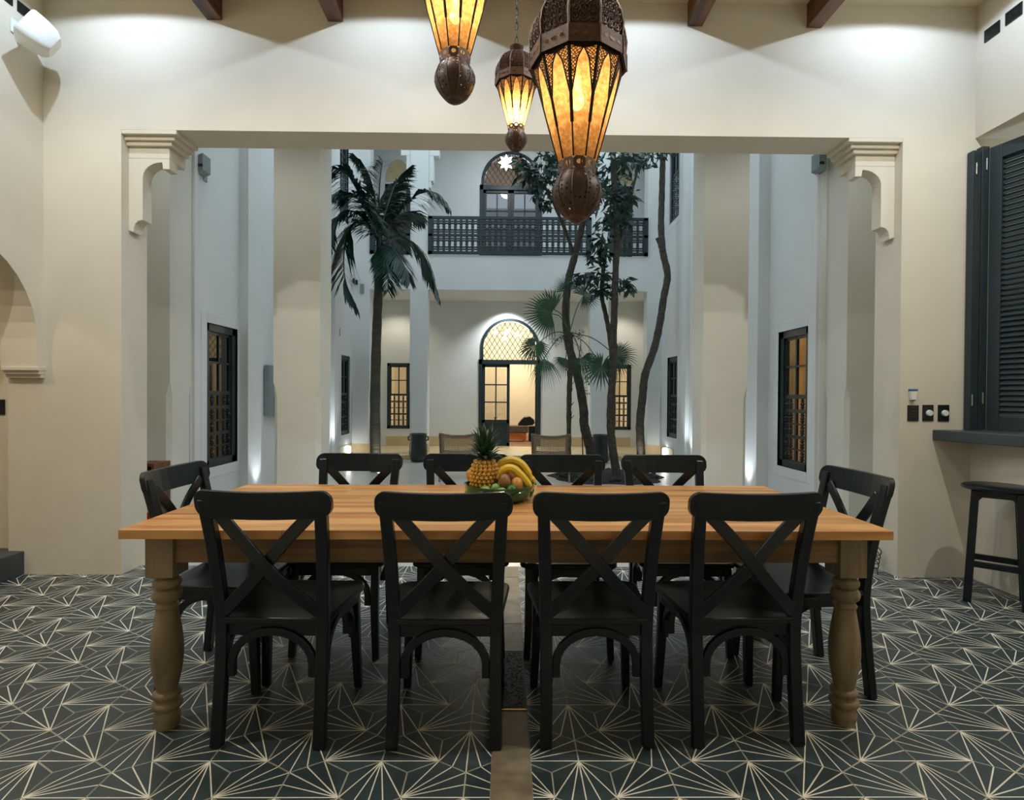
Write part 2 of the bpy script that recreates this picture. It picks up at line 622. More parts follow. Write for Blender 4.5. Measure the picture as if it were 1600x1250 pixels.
# right wall with the kitchen hatch
w = MB()
wall_yz(w, -3.2, YW, 0, ZC + 0.15, XR, XR + 0.28, [(0.9, YW, 0.985, 3.14)])
struct(w.build('wall_right', M['plaster']), 'cream plaster wall on the right with the shuttered hatch', 'wall')
w = MB()
wall_yz(w, -0.5, YW, 0, ZC, 6.0, 6.15)
w.box((3.61, -0.6, 0), (6.1, -0.5, ZC))
struct(w.build('wall_kitchen', M['ceiling']), 'plaster wall of the kitchen behind the hatch', 'wall')
w = MB()
w.box((-5.5, -3.35, 0), (6.2, -3.2, ZC))
struct(w.build('wall_front', M['plaster']), 'cream plaster wall behind the viewer', 'wall')
w = MB()
w.box((-5.6, -3.35, ZC), (6.2, YB, ZC + 0.15))
ceil = struct(w.build('ceiling', M['ceiling']), 'cream plaster ceiling with dark wooden beams', 'ceiling')
for X in (-2.065, -1.22, -0.38, 0.46, 1.315, 2.163):
    b = MB()
    b.box((-0.053, -3.5, 0), (0.053, 3.5, 0.17))
    b.build('beam', M['beam'], ceil, 0.004, loc=(X, 0.357, 3.905))
for X in (-2.58, -0.80, 0.88, 2.68):
    for Y in (3.2, 1.70, -1.2):  # the two inner rows sit at the unseen fill spots
        if Y == -1.2 and abs(X) < 2:
            continue
        b = MB()
        b.lathe([(0.034, 0), (0.05, 0), (0.052, 0.006), (0.034, 0.012)], 20)
        b.build('downlight_ring', M['white'], ceil, loc=(X, 2.35 if (Y == 1.70 and abs(X) < 2) else 1.75 if Y == 1.70 else Y, ZC - 0.012))

# ------------------------------------------------------------------ tiled floor
S = 0.2
D = S * math.sqrt(3) / 2
RH = S / math.sqrt(3)
SXL, SXR = -0.046, 0.094
fl = MB()
fl.box((-3.5, -3.3, -0.1), (3.6, 4.07, -0.002))
floor = struct(fl.build('floor', M['grout']), 'floor of charcoal and cream patterned hexagon tiles', 'floor')


def tile_mb(kind):
    """hexagon tile centred on the origin; kind 0 = fan from top corner, 1 = from left, 2 = from right"""
    mb = MB()
    g = 0.0013
    rr = RH - g / math.cos(R(30))
    hexa = [(rr * math.cos(R(30 + 60 * i)), rr * math.sin(R(30 + 60 * i))) for i in range(6)]
    mb.prism([(x, y, -0.010) for x, y in hexa], (0, 0, 0.010), 0)
    a0 = {0: 90, 1: 210, 2: 330}[kind]
    V = Vector((rr * math.cos(R(a0)), rr * math.sin(R(a0)), 0))

    def P(ang, r=rr):
        return Vector((r * math.cos(R(ang)), r * math.sin(R(ang)), 0))
    tg = [P(a0 + 120), (P(a0 + 120) + P(a0 + 180)) / 2, P(a0 + 180), (P(a0 + 240) + P(a0 + 180)) / 2, P(a0 + 240)]
    hw = 0.0022
    for i, t in enumerate(tg):
        d = (t - V)
        n = Vector((-d.y, d.x, 0)).normalized() * hw
        z = Vector((0, 0, 0.0003 + 0.00003 * i))
        mb.add([V - n + z, t - n + z, t + n + z, V + n + z], [(0, 1, 2, 3)], 1)
    # cream rim along the edges
    for i in range(6):
        p, q_ = Vector((*hexa[i], 0.0005)), Vector((*hexa[(i + 1) % 6], 0.0005))
        mb.add([p, q_, q_ * 0.990 + Vector((0, 0, 0)), p * 0.990], [(0, 1, 2, 3)], 1)
    return mb


tile_me = [tile_mb(k).mesh('tile', [M['tile'], M['line']]) for k in range(3)]


def tile_list():
    out = []
    for (x0, lo, hi) in ((-1.1307, -3.45, SXL), (0.1624, SXR, 3.55)):
        for j in range(-8, 15):
            y = 1.7265 + j * D + D / 3
            if y - RH > 4.07:
                continue
            off = 0.5 if j % 2 else 0.0
            for p in range(-30, 40):
                x = x0 + (p + off + 0.5) * S
                if x + S / 2 < lo or x - S / 2 > hi:
                    continue
                kind = (p if j % 2 == 0 else p - 1) % 3      # 0 top, 1 left, 2 right
                cut = (x - S / 2 < SXL < x + S / 2) or (x - S / 2 < SXR < x + S / 2) or y + RH > 4.065
                out.append((x, y, kind, cut, lo, hi))
    return out


def cut_mesh(me, x, y, lo, hi):
    bm = bmesh.new()
    bm.from_mesh(me)
    for co, no in (((hi - x, 0, 0), (1, 0, 0)), ((lo - x, 0, 0), (-1, 0, 0)), ((0, 4.065 - y, 0), (0, 1, 0))):
        bmesh.ops.bisect_plane(bm, geom=bm.verts[:] + bm.edges[:] + bm.faces[:], plane_co=co, plane_no=no, clear_outer=True)
    m2 = bpy.data.meshes.new('tile')
    bm.to_mesh(m2)
    bm.free()
    for q_ in me.materials:
        m2.materials.append(q_)
    return m2


def visible(x, y):
    v = Vector((x, y, 0)) - EYE
    z = v.dot(fw)
    if z < 0.3:
        return 0
    u, vv = 800 + F_PX * v.dot(rt) / z, 625 + F_PX * v.dot(dn) / z
    if not (-60 < u < 1660 and vv < 1330):
        return 0
    if y > YW and not (OL < x < OR_):
        return 0
    if x < XL - 0.1 or x > XR + 0.1:
        return 0
    return 1 / z ** 3


tl = sorted(tile_list(), key=lambda t: -visible(t[0], t[1]))
rest = bmesh.new()
for i, (x, y, kind, cut, lo, hi) in enumerate(tl):
    me = tile_me[kind]
    if cut:
        me = cut_mesh(me, x, y, lo, hi)
        if not me.vertices:
            continue
    if i < 296:
        o = bpy.data.objects.new('tile', me)
        C.objects.link(o)
        o.parent = floor
        o.location = (x, y, 0)
    else:
        n0 = len(rest.verts)
        rest.from_mesh(me)
        rest.verts.ensure_lookup_table()
        bmesh.ops.translate(rest, verts=rest.verts[n0:], vec=(x, y, 0))
me = bpy.data.meshes.new('tile_field')
rest.to_mesh(me)
rest.free()
me.materials.append(M['tile'])
me.materials.append(M['line'])
o = bpy.data.objects.new('tile_field', me)
C.objects.link(o)
o.parent = floor
o['kind'] = 'stuff'
for y0, y1 in ((0.0, 1.25), (1.253, 2.205), (2.72, 3.044), (3.047, 3.826), (3.829, 4.07)):
    b = MB()
    b.box((SXL + 0.002, y0, -0.02), (SXR - 0.002, y1 - 0.003, 0.001))
    b.build('stone_slab', M['strip'], floor, 0.0015)
b = MB()
b.box((SXL + 0.002, 2.207, -0.010), (SXR - 0.002, 2.718, -0.0005))
for i in range(420):
    x, y = rnd.uniform(SXL + 0.012, SXR - 0.012), rnd.uniform(2.225, 2.705)
    b.ball((x, y, -0.001), rnd.uniform(0.003, 0.006), 4, sc=(1, 1, 0.5))
tag(b.build('gravel_bed', M['gravel'], floor), kind='stuff')
b = MB()
b.box((SXL + 0.03, 2.2055, -0.004), (SXR - 0.004, 2.214, 0.0035))
b.build('brass_edge', M['brass'], floor)

# ------------------------------------------------------------------ gallery and courtyard shell
w = MB()
w.box((-4.4, 4.07, -0.2), (4.4, 5.9, -0.001))
w.box((-3.45, 5.9, -0.3), (3.45, 11.5, -0.1))
floor_c = struct(w.build('floor_courtyard', M['concrete']), 'pale polished concrete floor of the gallery and courtyard', 'floor')
w = MB()
w.box((-3.4, 11.5, -0.3), (3.4, 13.55, 0.0))
struct(w.build('floor_far_gallery', M['tan']), 'tan stone platform in front of the far arched door', 'floor')
w = MB()
w.box((-4.55, YB, 0), (-4.4, 5.55, 4.3))
w.box((4.4, YB, 0), (4.55, 5.55, 4.3))
struct(w.build('wall_gallery', M['column']), 'end walls of the gallery behind the opening', 'wall')
w = MB()
w.box((-4.6, YB, 4.3), (4.6, 5.9, 4.5))
w.box((-4.6, 5.5, 4.0), (4.6, 5.84, 4.3))
struct(w.build('ceiling_gallery', M['column']), 'ceiling slab of the gallery behind the opening', 'ceiling')


def chamfer_pier(mb, x0, x1, y0, y1, h, c=0.04, z1=1.27, z2=1.40, corners=(1, 1, 1, 1)):
    """pier with sharp edges above, chamfered corners below z1 and pointed stops between"""
    def octo(cc, z):
        pts = []
        cs = ((x0, y0, 1, 1), (x1, y0, -1, 1), (x1, y1, -1, -1), (x0, y1, 1, -1))
        for i, (x, y, sx, sy) in enumerate(cs):
            k = cc * corners[i]
            k = max(k, 0.0005)
            a, b = (x, y + sy * k, z), (x + sx * k, y, z)
            pts += [a, b] if i % 2 == 0 else [b, a]
        return pts
    rings = [octo(c, 0), octo(c, z1 - 0.001), octo(c * 0.9, z1), octo(c * 0.55, z1 + 0.07), octo(0, z2), octo(0, h)]
    vs = [p for r_ in rings for p in r_]
    fs = []
    for i in range(len(rings) - 1):
        for k in range(8):
            fs.append((i * 8 + k, i * 8 + (k + 1) % 8, (i + 1) * 8 + (k + 1) % 8, (i + 1) * 8 + k))
    fs += [tuple(range(8))[::-1], tuple(len(vs) - 8 + k for k in range(8))]
    mb.add(vs, fs)


for nm, x0, x1 in (('left', -2.354, -1.885), ('right', 1.992, 2.449)):
    w = MB()
    chamfer_pier(w, x0, x1, 5.5, 5.84, 4.0)
    struct(w.build('column_' + nm, M['column']), f'{"left" if nm == "left" else "right"} square plaster column between gallery and courtyard', 'column')
for nm, x0, x1, cs in (('left', -4.4, -3.39, (0, 1, 1, 0)), ('right', 3.46, 4.4, (1, 0, 0, 1))):
    w = MB()
    chamfer_pier(w, x0, x1, 5.5, 5.87, 4.0, corners=cs)
    struct(w.build('pier_' + nm, M['column']), f'plaster pier at the {nm} end of the gallery', 'pier')

WZ0, WZ1 = 0.43, 2.09
UZ0, UZ1 = 4.88, 6.75
w = MB()
LW = [(6.19, 6.89, WZ0, WZ1), (11.18, 11.81, WZ0, WZ1), (11.0, 11.65, UZ0, UZ1)]
wall_yz(w, 5.87, 13.8, -0.2, 8.6, -3.65, -3.4, LW)
w.box((-3.4, 6.93, -0.1), (-3.285, 7.3, 8.4))
w.box((-3.4, 5.9, -0.1), (-3.37, 5.97, 8.4))
w.box((-3.4, 10.55, -0.1), (-3.33, 10.83, 8.4))
struct(w.build('wall_courtyard_left', M['court']), 'pale plaster left side wall of the courtyard', 'wall')
w = MB()
RW = [(6.10, 6.77, WZ0, WZ1), (10.79, 11.46, WZ0, WZ1), (10.78, 11.43, UZ0, UZ1)]
wall_yz(w, 5.87, 13.8, -0.2, 8.6, 3.4, 3.65, RW)
w.box((3.255, 7.03, -0.1), (3.4, 7.4, 8.4))
w.box((3.37, 5.9, -0.1), (3.4, 5.97, 8.4))
w.box((3.33, 10.1, -0.1), (3.4, 10.35, 8.4))
struct(w.build('wall_courtyard_right', M['court']), 'pale plaster right side wall of the courtyard', 'wall')

# the outside of the dining room's upper wall, above the gallery
w = MB()
w.box((-3.65, 5.5, 4.5), (3.65, 5.8, 8.6))
struct(w.build('wall_courtyard_near', M['court']), 'plaster upper wall above the gallery', 'wall')

# far facade
PL = (-2.124, -1.733)
PR = (1.829, 2.223)
w = MB()
w.box((-3.4, 11.9, 3.58), (3.4, 12.2, 4.33))
w.box((-3.4, 12.2, 3.62), (3.4, 13.55, 4.30))
facade = struct(w.build('wall_facade', M['court']), 'plaster beam under the far balcony', 'wall')
for nm, x0, x1 in (('pillar', *PL), ('pillar', *PR), ('end_pillar', -3.4, -3.0), ('end_pillar', 3.07, 3.4)):
    w = MB()
    chamfer_pier(w, x0, x1, 11.9, 12.2, 3.58, 0.03, 1.27, 1.40)
    w.build(nm, M['court'], facade)
    w = MB()
    w.box((x0 - 0.006, 11.892, 0), (x1 + 0.006, 12.206, 0.2))
    w.build('plinth', M['tan'], facade)
    w = MB()
    w.box((x0, 11.9, 4.33), (x1, 12.2, 8.5))
    w.build('upper_' + nm, M['court'], facade)
for x, s in ((PL[1], 1), (PR[0], -1), (PL[0], -1), (PR[1], 1)):
    w = MB()
    w.box((min(x, x + s * 0.22), 11.93, 6.50), (max(x, x + s * 0.22), 12.17, 6.68))
    w.box((min(x, x + s * 0.10), 11.93, 5.95), (max(x, x + s * 0.10), 12.17, 6.50))
    w.box((min(x, x + s * 0.05), 11.93, 5.80), (max(x, x + s * 0.05), 12.17, 5.95))
    w.build('upper_corbel', M['court'], facade, 0.01)
w = MB()
w.box((-3.6, 11.9, 6.68), (3.6, 12.2, 6.72))
w.box((-3.6, 11.9, 8.5), (3.6, 13.8, 8.65))
w.box((-3.6, 11.9, 7.4), (3.6, 12.2, 8.5))
w2 = MB()
w2.box((-3.6, 11.9, 8.5), (3.6, 13.8, 8.65))
w2.box((-3.6, 11.9, 7.6), (3.6, 12.2, 8.5))
struct(w2.build('ceiling_balcony', M['court']), 'plaster slab over the far balcony', 'ceiling')

DX0, DX1 = -0.70, 0.85
DXC, DR = 0.075, 0.735
w = MB()
holes = [(-2.976, -2.403, WZ0, 2.06), (2.54, 3.109, WZ0, 2.06), (DX0, DX1, 0, 2.16), (DXC - DR, DXC + DR, 2.16, 3.19),
         (DX0, DX1, 4.33, 6.30), (DXC - DR, DXC + DR, 6.30, 7.33), (-3.05, -2.42, 4.45, 6.5), (2.48, 3.11, 4.45, 6.5)]
wall_xz(w, -3.5, 3.5, 0, 8.6, 13.55, 13.8, holes)
for zt in (3.19, 7.33):
    zc = zt - DR
    for s in (-1, 1):
        pts = [(DXC + s * DR, 13.55, zt), (DXC, 13.55, zt)]
        for a in range(0, 91, 9):
            pts.append((DXC + s * DR * math.sin(R(a)), 13.55, zc + DR * math.cos(R(a)) - 0.0001))
        w.prism(pts[:1] + pts[2:], (0, 0.25, 0))
wfar = struct(w.build('wall_far', M['court']), 'far plaster wall with the arched doors', 'wall')
w = MB()
for x0, x1 in ((-3.0, -2.124), (-2.12, DX0 - 0.02), (DX1 + 0.02, 2.2), (2.2, 3.1)):
    w.box((x0, 13.535, 0), (x1, 13.55, 0.24))
struct(w.build('baseboard_far', M['tan']), 'tan stone plinth along the far wall', 'baseboard')
w = MB()
w.box((-3.4, 11.0, -0.1), (-3.385, 11.9, 0.2))
w.box((3.385, 11.0, -0.1), (3.4, 11.9, 0.2))
struct(w.build('baseboard_courtyard', M['tan']), 'tan stone plinth on the courtyard side walls', 'baseboard')

# rooms beyond
w = MB()
w.box((-3.6, 17.0, 0), (3.6, 17.1, 4.0))
w.box((-3.6, 13.8, 0), (-3.5, 17.0, 4.0))
w.box((3.5, 13.8, 0), (3.6, 17.0, 4.0))
w.box((-3.6, 13.8, 3.9), (3.6, 17.1, 4.0))
struct(w.build('wall_far_room', M['plaster']), 'cream walls of the lit room behind the far door', 'wall')
w = MB()
w.box((-3.6, 13.55, -0.1), (3.6, 17.1, 0.002))
struct(w.build('floor_far_room', M['floorwood']), 'brown wooden floor of the far room', 'floor')
w = MB()
w.box((-3.6, 16.5, 4.3), (3.6, 16.6, 8.5))
w.box((-3.6, 13.8, 4.3), (-3.5, 16.6, 8.5))
w.box((3.5, 13.8, 4.3), (3.6, 16.6, 8.5))
w.box((-3.6, 13.8, 4.25), (3.6, 16.6, 4.33))
w.box((-3.6, 13.8, 8.4), (3.6, 16.6, 8.5))
struct(w.build('wall_upper_room', M['ceiling']), 'walls of the dim room behind the balcony', 'wall')
for s, nm in ((-1, 'left'), (1, 'right')):
    w = MB()
    x0, x1 = sorted((s * 6.2, s * 6.3))
    a, b_ = sorted((s * 3.65, s * 6.3))
    w.box((x0, 5.9, 0), (x1, 13.5, 4))
    w.box((a, 5.85, 0), (b_, 5.95, 4))
    w.box((a, 13.4, 0), (b_, 13.5, 4))
    w.box((a, 5.85, 3.9), (b_, 13.5, 4))
    w.box((a, 5.85, -0.1), (b_, 13.5, 0))
    w.box((a, 9.0, 0), (b_, 9.1, 4))
    struct(w.build('wall_side_room_' + nm, M['ceiling']), f'walls of the room behind the {nm} courtyard wall', 'wall')


# ------------------------------------------------------------------ windows and doors
def spindle(mb, x, y, z0, z1, r=0.011):
    h = z1 - z0
    mb.lathe([(r * .8, z0), (r * .8, z0 + h * .18), (r * 1.5, z0 + h * .25), (r * .7, z0 + h * .32), (r * 1.35, z0 + h * .5), (r * .7, z0 + h * .68), (r * 1.5, z0 + h * .75), (r * .8, z0 + h * .82), (r * .8, z1)], 6, (x, y, 0), 0)


def make_window(n, w_, h_, loc, rz, label, pane='pane', surround=True, sur_mat='court'):
    root = empty('window_%d' % n, loc, rz)
    struct(root, label, 'window')
    f = MB()
    fr = 0.075 * w_ / 0.6
    for a, b in (((-w_ / 2, 0), (-w_ / 2 + fr, h_)), ((w_ / 2 - fr, 0), (w_ / 2, h_)), ((-w_ / 2, 0), (w_ / 2, fr)), ((-w_ / 2, h_ - fr), (w_ / 2, h_))):
        f.box((a[0], -0.01, a[1]), (b[0], 0.07, b[1]))
    f.build('frame', M['teal'], root, 0.004)
    iw = w_ / 2 - fr
    zs = h_ * 0.52
    s_ = MB()
    s_.box((-iw, 0.01, zs - 0.02), (iw, 0.05, zs + 0.02))
    s_.box((-0.013, 0.012, zs), (0.013, 0.045, h_ - fr))
    zm = (zs + h_ - fr) / 2
    s_.box((-iw, 0.012, zm - 0.012), (iw, 0.045, zm + 0.012))
    s_.box((-iw, 0.012, zs), (-iw + 0.03, 0.045, h_ - fr))
    s_.box((iw - 0.03, 0.012, zs), (iw, 0.045, h_ - fr))
    s_.box((-iw, 0.012, h_ - fr - 0.03), (iw, 0.045, h_ - fr))
    s_.build('sash', M['teal'], root)
    for a, b in ((-iw + .03, -0.013), (0.013, iw - .03)):
        for c, d in ((zs + .02, zm - .012), (zm + .012, h_ - fr - .03)):
            p = MB()
            p.box((a, 0.026, c), (b, 0.030, d))
            p.build('pane', M[pane], root)
    l = MB()
    z0, z1 = fr, zs - 0.02
    H = z1 - z0
    for z in (0.0, 0.375, 0.40, 0.78, 0.81, 1.0):
        l.box((-iw, 0.012, z0 + H * z - 0.010), (iw, 0.040, z0 + H * z + 0.010))
    for z in (0.19, 0.59):
        l.box((-iw, 0.016, z0 + H * z - 0.010), (iw, 0.036, z0 + H * z + 0.010))
    l.box((-0.020, 0.014, z0), (0.020, 0.038, z1))
    for x in (-iw * 0.97, -iw * 0.52, iw * 0.52, iw * 0.97):
        for a, b in ((0, .19), (.19, .375), (.40, .59), (.59, .78), (.81, 1)):
            spindle(l, x, 0.026, z0 + H * a, z0 + H * b, 0.020)
    for z in (0.05, 0.14, 0.24, 0.33, 0.45, 0.54, 0.64, 0.73):
        for x in (-iw * 0.52, iw * 0.52):
            l.box((x - 0.030, 0.016, z0 + H * z - 0.008), (x + 0.030, 0.036, z0 + H * z + 0.008))
    tag(l.build('lattice', M['teal'], root), kind='stuff')
    if surround:
        t = MB()
        e = 0.12
        for a, b, c, d in ((-w_ / 2 - e, -w_ / 2, -e, h_ + e), (w_ / 2, w_ / 2 + e, -e, h_ + e), (-w_ / 2, w_ / 2, h_, h_ + e), (-w_ / 2, w_ / 2, -e, 0)):
            t.box((a, -0.035, c), (b, 0.0, d))
        t.build('surround', M[sur_mat], root, 0.004)
    return root


make_window(1, 0.70, 1.66, (-3.43, 6.54, WZ0), R(90), 'dark latticed window in the left courtyard wall, the nearer one', 'darkpane')
make_window(2, 0.63, 1.66, (-3.43, 11.495, WZ0), R(90), 'dark latticed window in the left courtyard wall, the farther one', 'darkpane')
make_window(3, 0.67, 1.66, (3.43, 6.435, WZ0), R(-90), 'dark latticed window in the right courtyard wall, glowing orange inside')
make_window(4, 0.67, 1.66, (3.43, 11.125, WZ0), R(-90), 'dark latticed window in the right courtyard wall, the farther one', 'darkpane')
make_window(5, 0.573, 1.63, (-2.69, 13.55, WZ0), 0, 'lit latticed window left of the far arched door', surround=False)
make_window(6, 0.569, 1.63, (2.825, 13.55, WZ0), 0, 'lit latticed window right of the far arched door', surround=False)
make_window(7, 0.63, 2.05, (-2.735, 13.55, 4.45), 0, 'dark window on the balcony left of the arched door', 'darkpane', surround=False)
make_window(8, 0.63, 2.05, (2.795, 13.55, 4.45), 0, 'dark window on the balcony right of the arched door', 'darkpane', surround=False)
make_window(9, 0.65, 1.87, (-3.43, 11.325, UZ0), R(90), 'tall dark upstairs window in the left courtyard wall', 'darkpane')
make_window(10, 0.65, 1.87, (3.43, 11.105, UZ0), R(-90), 'tall dark upstairs window in the right courtyard wall', 'darkpane')
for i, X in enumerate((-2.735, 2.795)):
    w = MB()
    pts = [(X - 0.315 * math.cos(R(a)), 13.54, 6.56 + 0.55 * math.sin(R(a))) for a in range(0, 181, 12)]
    w.prism(pts, (0, 0.012, 0))  # tan colour stands in for the warm glow of the fanlight
    struct(w.build('painted_fanlight_%d' % (i + 1), M['tan']), f'tan half-disc standing in for the lit fanlight above the {"left" if i == 0 else "right"} balcony window', 'painted_fanlight')


def leaf_door(mb, x0, x1, z0, z1, cols, rows, zp, y=0.0, panes=None):
    """glazed leaf: stiles, muntins and a solid lower panel up to zp"""
    st = 0.075
    mb.box((x0, y, z0), (x0 + st, y + 0.05, z1))
    mb.box((x1 - st, y, z0), (x1, y + 0.05, z1))
    mb.box((x0, y, z1 - st), (x1, y + 0.05, z1))
    mb.box((x0, y, z0), (x1, y + 0.05, z0 + st))
    mb.box((x0, y, zp - 0.045), (x1, y + 0.05, zp + 0.045))
    mb.box((x0 + st, y + 0.018, z0 + st), (x1 - st, y + 0.036, zp))
    iw, ih = (x1 - x0 - 2 * st) / cols, (z1 - st - zp - 0.045) / rows
    for i in range(1, cols):
        mb.box((x0 + st + iw * i - 0.016, y + 0.005, zp), (x0 + st + iw * i + 0.016, y + 0.045, z1 - st))
    for j in range(1, rows):
        z = zp + 0.045 + ih * j
        mb.box((x0 + st, y + 0.005, z - 0.016), (x1 - st, y + 0.045, z + 0.016))
    out = []
    for i in range(cols):
        for j in range(rows):
            out.append((x0 + st + iw * i + .016, x0 + st + iw * (i + 1) - .016, zp + .045 + ih * j + .016, zp + .045 + ih * (j + 1) - .016))
    return out


def arch_door(n, base, ztop, open_right, label, pane):
    root = empty('door_%d' % n, (0, 13.55, base))
    struct(root, label, 'door')
    H = ztop - base
    zc = H - DR
    zt = 2.05
    f = MB()
    f.box((DX0, -0.02, 0), (DX0 + 0.085, 0.09, zt + 0.12))
    f.box((DX1 - 0.085, -0.02, 0), (DX1, 0.09, zt + 0.12))
    f.box((DX0, -0.02, zt), (DX1, 0.09, zt + 0.11))
    # stilted arch ring
    ring = []
    for r_ in (DR, DR - 0.075):
        pts = [(DXC - r_, zt + 0.1)] + [(DXC - r_ * math.cos(R(a)), zc + r_ * math.sin(R(a))) for a in range(0, 181, 9)] + [(DXC + r_, zt + 0.1)]
        ring.append(pts)
    nn = len(ring[0])
    vs = [(x, y, z) for y in (-0.02, 0.09) for pts in ring for x, z in pts]
    fs = []
    for i in range(nn - 1):
        a, b, c, d = i, i + 1, nn + i + 1, nn + i
        fs += [(a, b, c, d), (a + 2 * nn, d + 2 * nn, c + 2 * nn, b + 2 * nn), (a, a + 2 * nn, b + 2 * nn, b), (d, c, c + 2 * nn, d + 2 * nn)]
    f.add(vs, fs)
    f.build('frame', M['teal'], root)
    # diamond lattice in the fanlight
    l = MB()
    ri = DR - 0.07
    zb = zt + 0.1
    dirs = (Vector((1, 1.55)).normalized(), Vector((-1, 1.55)).normalized())
    for dv in dirs:
        nv = Vector((-dv.y, dv.x))
        for k in range(-22, 23):
            c0 = Vector((DXC, zc)) + nv * (k * 0.108)
            ts = [t * 0.02 for t in range(-80, 81)]
            ins = [t for t in ts if (lambda p: p.y > zb and ((p.y < zc and abs(p.x - DXC) < ri) or (p - Vector((DXC, zc))).length < ri))(c0 + dv * t)]
            if len(ins) > 1:
                a, b = c0 + dv * ins[0], c0 + dv * ins[-1]
                l.sweep([(a.x, 0.03, a.y), (b.x, 0.03, b.y)], 0.014, 0.014, (0, 1, 0))
    tag(l.build('lattice', M['teal'], root), kind='stuff')
    xm = DX0 + 0.085
    xe = DX1 - 0.085
    half = (xm + xe) / 2
    lf = MB()
    ps = leaf_door(lf, xm, half, 0.01, zt, 2, 3, 0.62, 0.02)
    d1 = lf.build('door_leaf', M['teal'], root, 0.003)
    for a, b, c, d in ps:
        p = MB()
        p.box((a, 0.042, c), (b, 0.046, d))
        p.build('pane', M[pane], d1)
    lf = MB()
    ps = leaf_door(lf, 0, half - xm, 0.01, zt, 2, 3, 0.62, 0)
    loc, rot = ((xe - 0.0, 0.10, 0), (0, 0, R(82))) if open_right else ((half + 0.001, 0.02, 0), (0, 0, 0))
    d2 = lf.build('door_leaf', M['teal'], root, 0.003, loc=loc, rot=rot)
    for a, b, c, d in ps:
        p = MB()
        p.box((a, 0.022, c), (b, 0.026, d))
        p.build('pane', M[pane], d2)
    return root


arch_door(1, 0.0, 3.19, True, 'dark arched double door at the far end, right leaf standing open', 'pane')
arch_door(2, 4.33, 7.33, False, 'dark arched double door on the far balcony, both leaves closed', 'darkpane')


# balcony railings
def railing(x0, x1, label):
    root = empty('balcony_railing', ((x0 + x1) / 2, 11.86, 4.35))
    tag(root, label, 'railing', None)
    hw = (x1 - x0) / 2
    H = 0.82
    f = MB()
    for a, b, c, d in ((-hw, hw, 0, 0.06), (-hw, hw, H - 0.06, H), (-hw, -hw + 0.09, 0, H), (hw - 0.09, hw, 0, H), (-hw, hw, H / 2 - 0.025, H / 2 + 0.025)):
        f.box((a, 0, c), (b, 0.06, d))
    f.build('frame', M['teal'], root)
    l = MB()
    for z0, z1 in ((0.06, H / 2 - 0.025), (H / 2 + 0.025, H - 0.06)):
        h = z1 - z0
        for k in (0.14, 0.28, 0.72, 0.86):
            l.box((-hw + .09, 0.010, z0 + h * k - 0.013), (hw - .09, 0.050, z0 + h * k + 0.013))
    tag(l.build('crossbar_set', M['teal'], root), kind='stuff')
    n = max(3, round((2 * hw - 0.18) / 0.123))
    sp = MB()
    h = H / 2 - 0.085
    sp.lathe([(0.026, 0), (0.026, h * .3), (0.040, h * .34), (0.026, h * .42), (0.038, h * .5), (0.026, h * .58), (0.040, h * .66), (0.026, h * .7), (0.026, h)], 6)
    me = sp.mesh('spindle', M['teal'])
    for i in range(n + 1):
        x = -hw + 0.09 + (2 * hw - 0.18) * i / n
        for z0 in (0.06, H / 2 + 0.025):
            o = bpy.data.objects.new('spindle', me)
            C.objects.link(o)
            o.parent = root
            o.location = (x, 0.03, z0)


railing(PL[1], PR[0], 'long dark lattice railing in the middle of the far balcony')
railing(-3.0, PL[0], 'short dark lattice balcony railing behind the palm crown')
railing(PR[1], 3.07, 'short dark lattice balcony railing right of the tree trunks')


# ------------------------------------------------------------------ dining table
TX, TY, TZ = 0.015, 2.50, 0.79
table = empty('dining_table', (TX, TY, 0), R(0.5))
tag(table, 'long honey-coloured wooden dining table with turned legs', 'table')
TL, TW = 1.43, 0.505
b = MB()
ROWS = 8
pw = 2 * TW / ROWS
for r_ in range(ROWS):
    cuts = [-TL] + sorted(rnd.uniform(-1.0, 1.0) for _ in range(1 + r_ % 2)) + [TL]
    for x0, x1 in zip(cuts, cuts[1:]):
        p = MB()
        L = (x1 - x0) / 2
        p.box((-L + 0.0004, -pw / 2 + 0.0004, -0.017), (L - 0.0004, pw / 2 - 0.0004, 0.017))
        p.build('plank', M['table'], table, 0.0012, 1, loc=((x0 + x1) / 2, -TW + pw * (r_ + .5), TZ - 0.017))
b = MB()
AX, AY = 1.33, 0.41
for a, c in (((-AX, -AY - 0.012), (AX, -AY + 0.012)), ((-AX, AY - 0.012), (AX, AY + 0.012)), ((-AX - 0.012, -AY), (-AX + 0.012, AY)), ((AX - 0.012, -AY), (AX + 0.012, AY))):
    p = MB()
    p.box((a[0], a[1], TZ - 0.145), (c[0], c[1], TZ - 0.034))
    p.build('apron', M['apron'], table, 0.002)
lm = MB()
hb = 0.165
zt = TZ - 0.034
lm.box((-0.052, -0.052, zt - hb), (0.052, 0.052, zt))
z = zt - hb
prof = [(0.052, z), (0.044, z - 0.004), (0.032, z - 0.010)]


def bead(zc_, hh_, r0_, r1_):
    return [(r0_ + (r1_ - r0_) * math.sin(R(a)), zc_ + hh_ * math.cos(R(a))) for a in range(8, 173, 18)]


